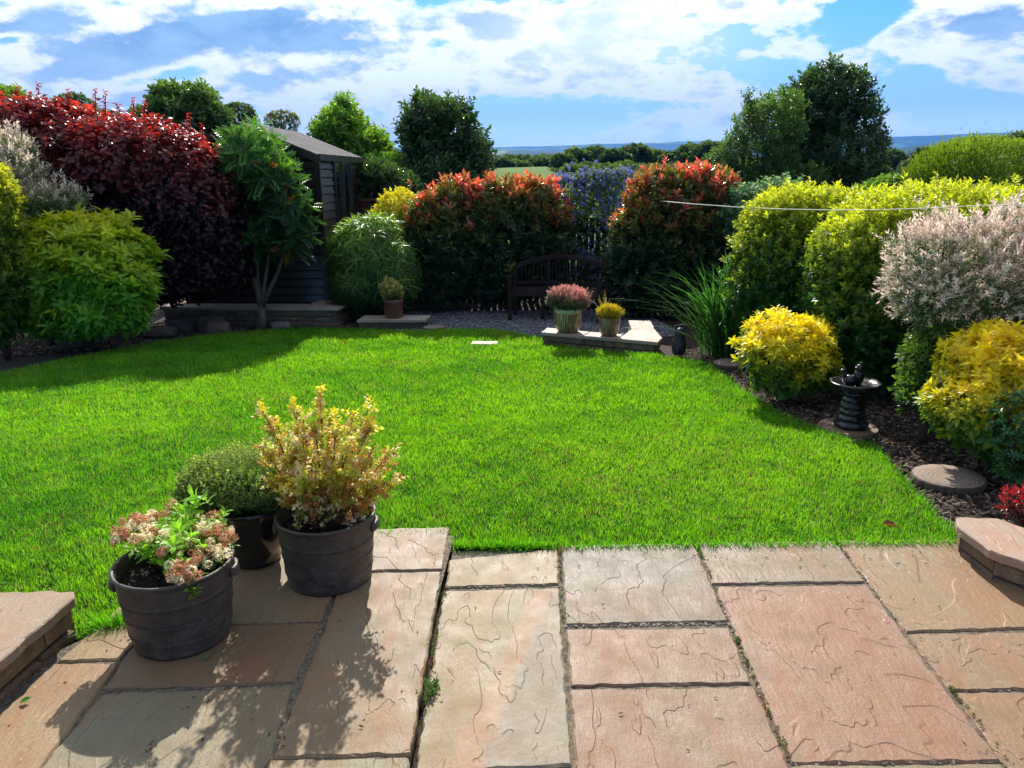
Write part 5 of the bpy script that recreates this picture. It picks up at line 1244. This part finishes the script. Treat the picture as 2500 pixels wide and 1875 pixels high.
# ------------------------------------------------------------------ bird bath
def build_bath():
    c = at(1838, 922, 5.0); c[2] = float(gz(c[0], c[1])) - .012
    A = Acc(); rs = np.random.RandomState(1)
    A.lathe([(.185, 0), (.195, .012), (.190, .03), (.0001, .032)], c + np.array([-.01, .01, -.005]), 40, (.20, .15, .10), wob=lambda a, z: .03 * math.sin(3 * a) + .015 * math.sin(7 * a), smooth=False)
    tag(A.build('log_slice', M_cop, None, c), 'round log slice under the black bird bath', 'log slice', 'log slice stepping stones')
    c = c + np.array([0, 0, .027]); t = thing('bird_bath', 'glossy black bird bath with a squirrel-like figure on its basin', 'bird bath', c)
    zt_ = float(at(1838, 826, 5.0)[2]) - c[2]
    M = pmat('black_resin', lambda g: princ(g, (.008, .008, .010), g.mapr(g.noise(wpos(g), 20, 4, .6), .3, .7, .12, .40), .6, g.bump(g.noise(wpos(g), 28, 4, .6), .5, .006)))
    h = zt_; pr = [(.10, 0), (.112, .012), (.108, .03), (.088, .038)]
    for (z0, r) in ((.05, .094), (.095, .086), (.14, .080), (.185, .074), (.23, .072)):
        z0 = z0 * h / .33; pr += [(r - .010, z0), (r, z0 + .010), (r + .002, z0 + .024), (r - .010, z0 + .034)]
    pr += [(.06, h - .055), (.075, h - .045)]
    A = Acc(); A.lathe(pr, c, 40, wob=lambda a, z: .05 * math.sin(5 * a + z * 60) + .03 * math.sin(9 * a - z * 140)); A.build('pedestal', M, t)
    A = Acc(); A.lathe([(.05, h - .05), (.10, h - .045), (.145, h - .028), (.165, h - .008), (.166, h + .002), (.155, h + .008), (.135, h - .004), (.10, h - .016), (.0001, h - .018)], c, 48, wob=lambda a, z: .012 * math.sin(6 * a)); A.build('basin', M, t)
    A = Acc()
    def ball(p, r, n=12):
        p = np.array(p) + c + np.array([-.02, 0, h - .018]); V = []; F = []
        A.lathe([(max(1e-4, math.cos(a) * r[0]), math.sin(a) * r[2]) for a in np.linspace(-math.pi / 2, math.pi / 2, 9)], p, 16, wob=None)
    ball((-.02, 0, .035), (.052, .05, .038)); ball((.035, 0, .055), (.036, .03, .058)); ball((.035, -.005, .118), (.028, .028, .028)); ball((-.060, 0, .075), (.016, .02, .026)); ball((-.072, 0, .100), (.020, .02, .014)); ball((.010, -.012, .120), (.012, .01, .010)); ball((.045, 0, .148), (.007, .007, .012))
    A.build('figure', M, t)
build_bath()

# log slices, rocks, paving stone, leaf, owl
def logslice(label, u, v, Y, r, squash=1.0, hh=.045, col=(.30, .22, .16)):
    c = at(u, v, Y); c[2] = float(gz(c[0], c[1])) - .02; A = Acc()
    A.lathe([(r * .97, 0), (r * 1.0, hh * .4), (r * .98, hh * .85), (r * .95, hh)], c, 60, tuple(np.array(col) * .45), wob=lambda a, z: .035 * math.sin(2 * a + 1) + .012 * math.sin(31 * a) + .012 * math.sin(17 * a), smooth=False)
    t = thing('log_slice', label, 'log slice', c, 'log slice stepping stones'); A.build('bark_edge', M_bark, t)
    def rings(g):
        p = objco(g); d = g.vmath('LENGTH', g.vmath('ADD', p, g.vmath('MULTIPLY', g.noise(p, 12, 3, .5, 0, 'Color'), (.04, .04, 0))), out=1)
        w_ = g.math('SINE', g.math('MULTIPLY', g.math('ADD', d, g.math('MULTIPLY', g.noise(p, 7, 2, .5), .05)), 300)); n = g.noise(p, 40, 5, .7)
        cc = g.mix(g.mapr(w_, -1, 1, 0, .25), (.30, .225, .17), (.20, .145, .105)); cc = g.mix(g.mapr(n, .5, .7, 0, .5), cc, (.13, .095, .07))
        return princ(g, cc, .85, .2, g.bump(g.math('ADD', w_, g.math('MULTIPLY', n, 4)), .4, .002))
    A = Acc(); A.lathe([(r * .952, hh - .002), (r * .93, hh + .002), (r * .5, hh + .003), (.0001, hh + .002)], c, 60, col, wob=lambda a, z: .035 * math.sin(2 * a + 1) + .012 * math.sin(17 * a)); A.build('cut_face', pmat('log_end_grain', rings), t)
logslice('sunlit log slice stepping stone on bark chips by the lawn edge', 2048, 1036, 3.93, .188)
logslice('shaded log slice stepping stone behind the small yellow choisya', 1578, 792, 7.35, .17)
logslice('small weathered log slice beside the short wall and gravel', 938, 708, 10.15, .15, col=(.36, .3, .24))
c = at(1045, 746, 8.78); c[2] = float(gz(0, 8.78)); A = Acc(); prism(A, [(c[0] - .15, c[1] - .07), (c[0] + .16, c[1] - .10), (c[0] + .17, c[1] + .06), (c[0] - .14, c[1] + .10)], c[2] - .03, c[2] + .022, (.44, .38, .30), wr, .004); tag(A.build('stepping_stone', M_cop, None, c), 'single flat stone set in the lawn near the gravel', 'stepping stone')
def rock(label, u, v, Y, r, seed, col=(.16, .125, .10), zs=.7):
    rs = np.random.RandomState(seed); c = at(u, v, Y); c[2] = float(gz(c[0], c[1])) + r * .3; A = Acc(); V = []; n = 14
    import itertools
    ph = np.linspace(0, math.pi, 9); 
    for a in ph:
        for k in range(n):
            b = 2 * math.pi * k / n; d = np.array([math.sin(a) * math.cos(b), math.sin(a) * math.sin(b), math.cos(a)]); m = 1 + .22 * float(fbm((d * 1.4 + seed)[None], 1.0, seed)[0]); d = np.clip(d * m, -.82, .82); V.append(c + d * r * np.array([1.15, .9, zs]))
    F = [(i * n + k, (i + 1) * n + k, (i + 1) * n + (k + 1) % n, i * n + (k + 1) % n) for i in range(8) for k in range(n)]
    A.raw(V, F, col); return tag(A.build('rock', M_rock, None, c), label, 'rock', 'rocks along the left bed')
rock('angular rock leaning in the bed left of the pale-stemmed tree', 455, 675, 10.3, .17, 1, zs=.9)
rock('squarish grey rock at the lawn edge left of the pale-stemmed tree', 470, 702, 10.0, .16, 2)
rock('dark rock in deep shade under the copper shrub', 385, 688, 10.1, .17, 3, (.10, .08, .07))
rock('flat rock at the lawn edge beside the green choisya', 345, 712, 9.7, .20, 4, (.14, .11, .085), .4)
rock('low wide rock half hidden at the front of the left bed', 165, 745, 8.9, .20, 5, (.12, .095, .08), .35)
rock('smooth grey rounded stone right of the pale-stemmed tree', 607, 702, 10.3, .13, 6, (.22, .21, .21), .5)
rock('sunlit sandstone rock glimpsed under the copper shrub', 395, 645, 11.9, .17, 7, (.42, .28, .18), .9)
rock('upright sunlit rock beside the other one under the copper shrub', 425, 645, 11.9, .15, 8, (.42, .30, .19), 1.0)
# owl
c = at(1466, 764, 8.0); c[2] = float(gz(0, 8.0)) - .01; t = thing('owl_figure', 'dark owl figure standing in shade at the end of the planter wall', 'garden ornament', c)
M_owl = pmat('dark_owl', lambda g: princ(g, g.mix(g.voro(objco(g), 38), (.012, .013, .016), (.06, .06, .07)), .5, .4, g.bump(g.voro(objco(g), 38), .8, .01)))
A = Acc(); A.lathe([(.05, 0), (.066, .02), (.078, .08), (.074, .15), (.058, .19), (.060, .22), (.062, .25), (.045, .285), (.0001, .295)], c, 24); A.build('body', M_owl, t)
for s in (-1, 1):
    A = Acc(); b = c + np.array([s * .035, -.01, .27]); A.tube([b, b + np.array([s * .022, 0, .055])], [.018, .002], 6); A.build('ear_tuft', M_owl, t)
    A = Acc(); A.lathe([(.0001, -.004), (.013, 0), (.0001, .004)], c + np.array([s * .024, -.060, .235]), 10, (.3, .25, .1)); A.build('eye', M_chip, t)
# dead leaves
def deadleaf(label, p, s, col, rz, seed):
    rs = np.random.RandomState(seed); V, F = mkleaf(1, s, s * .55, .25, -.5); A = Acc(); ca, sa = math.cos(rz), math.sin(rz)
    V = np.stack([V[:, 0] * ca - V[:, 1] * sa, V[:, 0] * sa + V[:, 1] * ca, np.abs(V[:, 2]) + .004], 1) + p; A.raw(V, F, col); return tag(A.build('fallen_leaf', M_leaf, None, p), label, 'leaf')
p = atz(1940, 1150, .0); p[2] = .02; deadleaf('curled dark brown leaf on the grass near the patio edge', p, .075, (.10, .045, .025), 1.4, 1)
p = atl(747, 747); p[2] += .03; deadleaf('small orange brown leaf on the grass below the short wall', p, .07, (.28, .13, .03), 1.0, 2)
p = atz(440, 1440 - 10, ZL); deadleaf('small green leaf on the paving in front of the nearest pot', p, .03, (.12, .22, .04), -.6, 3)
p = atz(42, 1523, .022); deadleaf('fallen green leaf at the foot of the left patio wall', p, .035, (.06, .22, .05), -1.0, 4)
# weed in the open joint
p = atz(930, 1500, -.01); t = thing('weed', 'small green weed growing in the wide dark patio joint', 'weed', p); A = Acc(); rs = np.random.RandomState(5); k = 55
q = p + rs.normal(0, 1, (k, 3)) * np.array([.010, .032, .0]) + np.array([0, 0, 1]) * rs.uniform(.0, .03, (k, 1)); A.rep(shoot(6, .02, .014, .007, 70, 30, 0, 1, opp=True), q, rot_from_axis(rs.normal(0, .6, (k, 3)) + np.array([.2, 0, .8]), rs), rs.uniform(.5, 1.0, k), np.array([.07, .15, .035])); A.build('leaves', M_matte, t)
p = atz(1008, 1200, -.005); t = thing('weed', 'tuft of dry straw coloured weeds at the joint between lawn and grey slab', 'weed', atz(1213, 1195, 0)); A = Acc(); k = 70
q = atz(1213, 1195, -.01) + rs.normal(0, 1, (k, 3)) * np.array([.012, .02, 0]); A.rep(Tm([(-.5, 0, 0), (.5, 0, 0), (0, .3, 1)], [(0, 1, 2)]), q, rot_from_axis(rs.normal(0, .8, (k, 3)) + np.array([0, -.4, .6]), rs), np.stack([np.full(k, .003), np.full(k, .04), rs.uniform(.02, .05, k)], 1), np.array([.26, .20, .09])); A.build('leaves', M_matte, t)

# scraps of leaf and twig blown onto the paving and lawn edge
A = Acc(); rs = np.random.RandomState(77); V_, F_ = mkleaf(0, 1, .3, .1, .3); TL = Tm(V_, F_)
q = []
for (u0, u1, v0, v1, n, z) in [(300, 640, 1480, 1650, 26, ZL), (700, 900, 1250, 1600, 10, ZL), (960, 2200, 1200, 1640, 26, .002), (10, 250, 1400, 1640, 10, ZL), (1230, 2000, 1172, 1230, 30, .002)]:
    for _ in range(n): q.append(atz(rs.uniform(u0, u1), rs.uniform(v0, v1), z + .003))
q = np.array(q); k = len(q); Zd = rs.normal(0, .25, (k, 3)); Zd[:, 2] = 1
A.rep(TL, q, rot_from_axis(Zd, rs), rs.uniform(.008, .024, k), (np.array([[.05, .035, .02], [.12, .08, .04], [.22, .17, .09], [.08, .12, .03]])[rs.randint(0, 4, k)])[:, None, :])
tag(A.build('leaf_litter', M_chip), 'scattered leaf and twig scraps on the paving', kind='stuff')
# moss cushions in the joints
A = Acc(); q = []
for (a, b, n) in [((1700, 1325), (1748, 1440), 40), ((1366, 1345), (1378, 1530), 30), ((1800, 1560), (1930, 1860), 60), ((2320, 1680), (2480, 1880), 30), ((1084, 1450), (1020, 1800), 25)]:
    for _ in range(n):
        t_ = rs.rand() ** 2; r_ = atz((a[0] + (b[0] - a[0]) * t_) * PXd, (a[1] + (b[1] - a[1]) * t_) * PXd, -.004); r_[:2] += rs.normal(0, .003, 2); q.append(r_)
q = np.array(q); k = len(q); TM = shoot(7, .006, .008, .003, 75, 25, 0, 3)
A.rep(TM, q, rot_from_axis(rs.normal(0, .4, (k, 3)) + np.array([0, 0, 1.]), rs), rs.uniform(.6, 1.4, k), (np.array([.10, .16, .03]) * rs.uniform(.5, 1.3, (k, 1)))[:, None, :])
tag(A.build('moss', M_matte), 'green moss growing in the patio joints', kind='stuff')
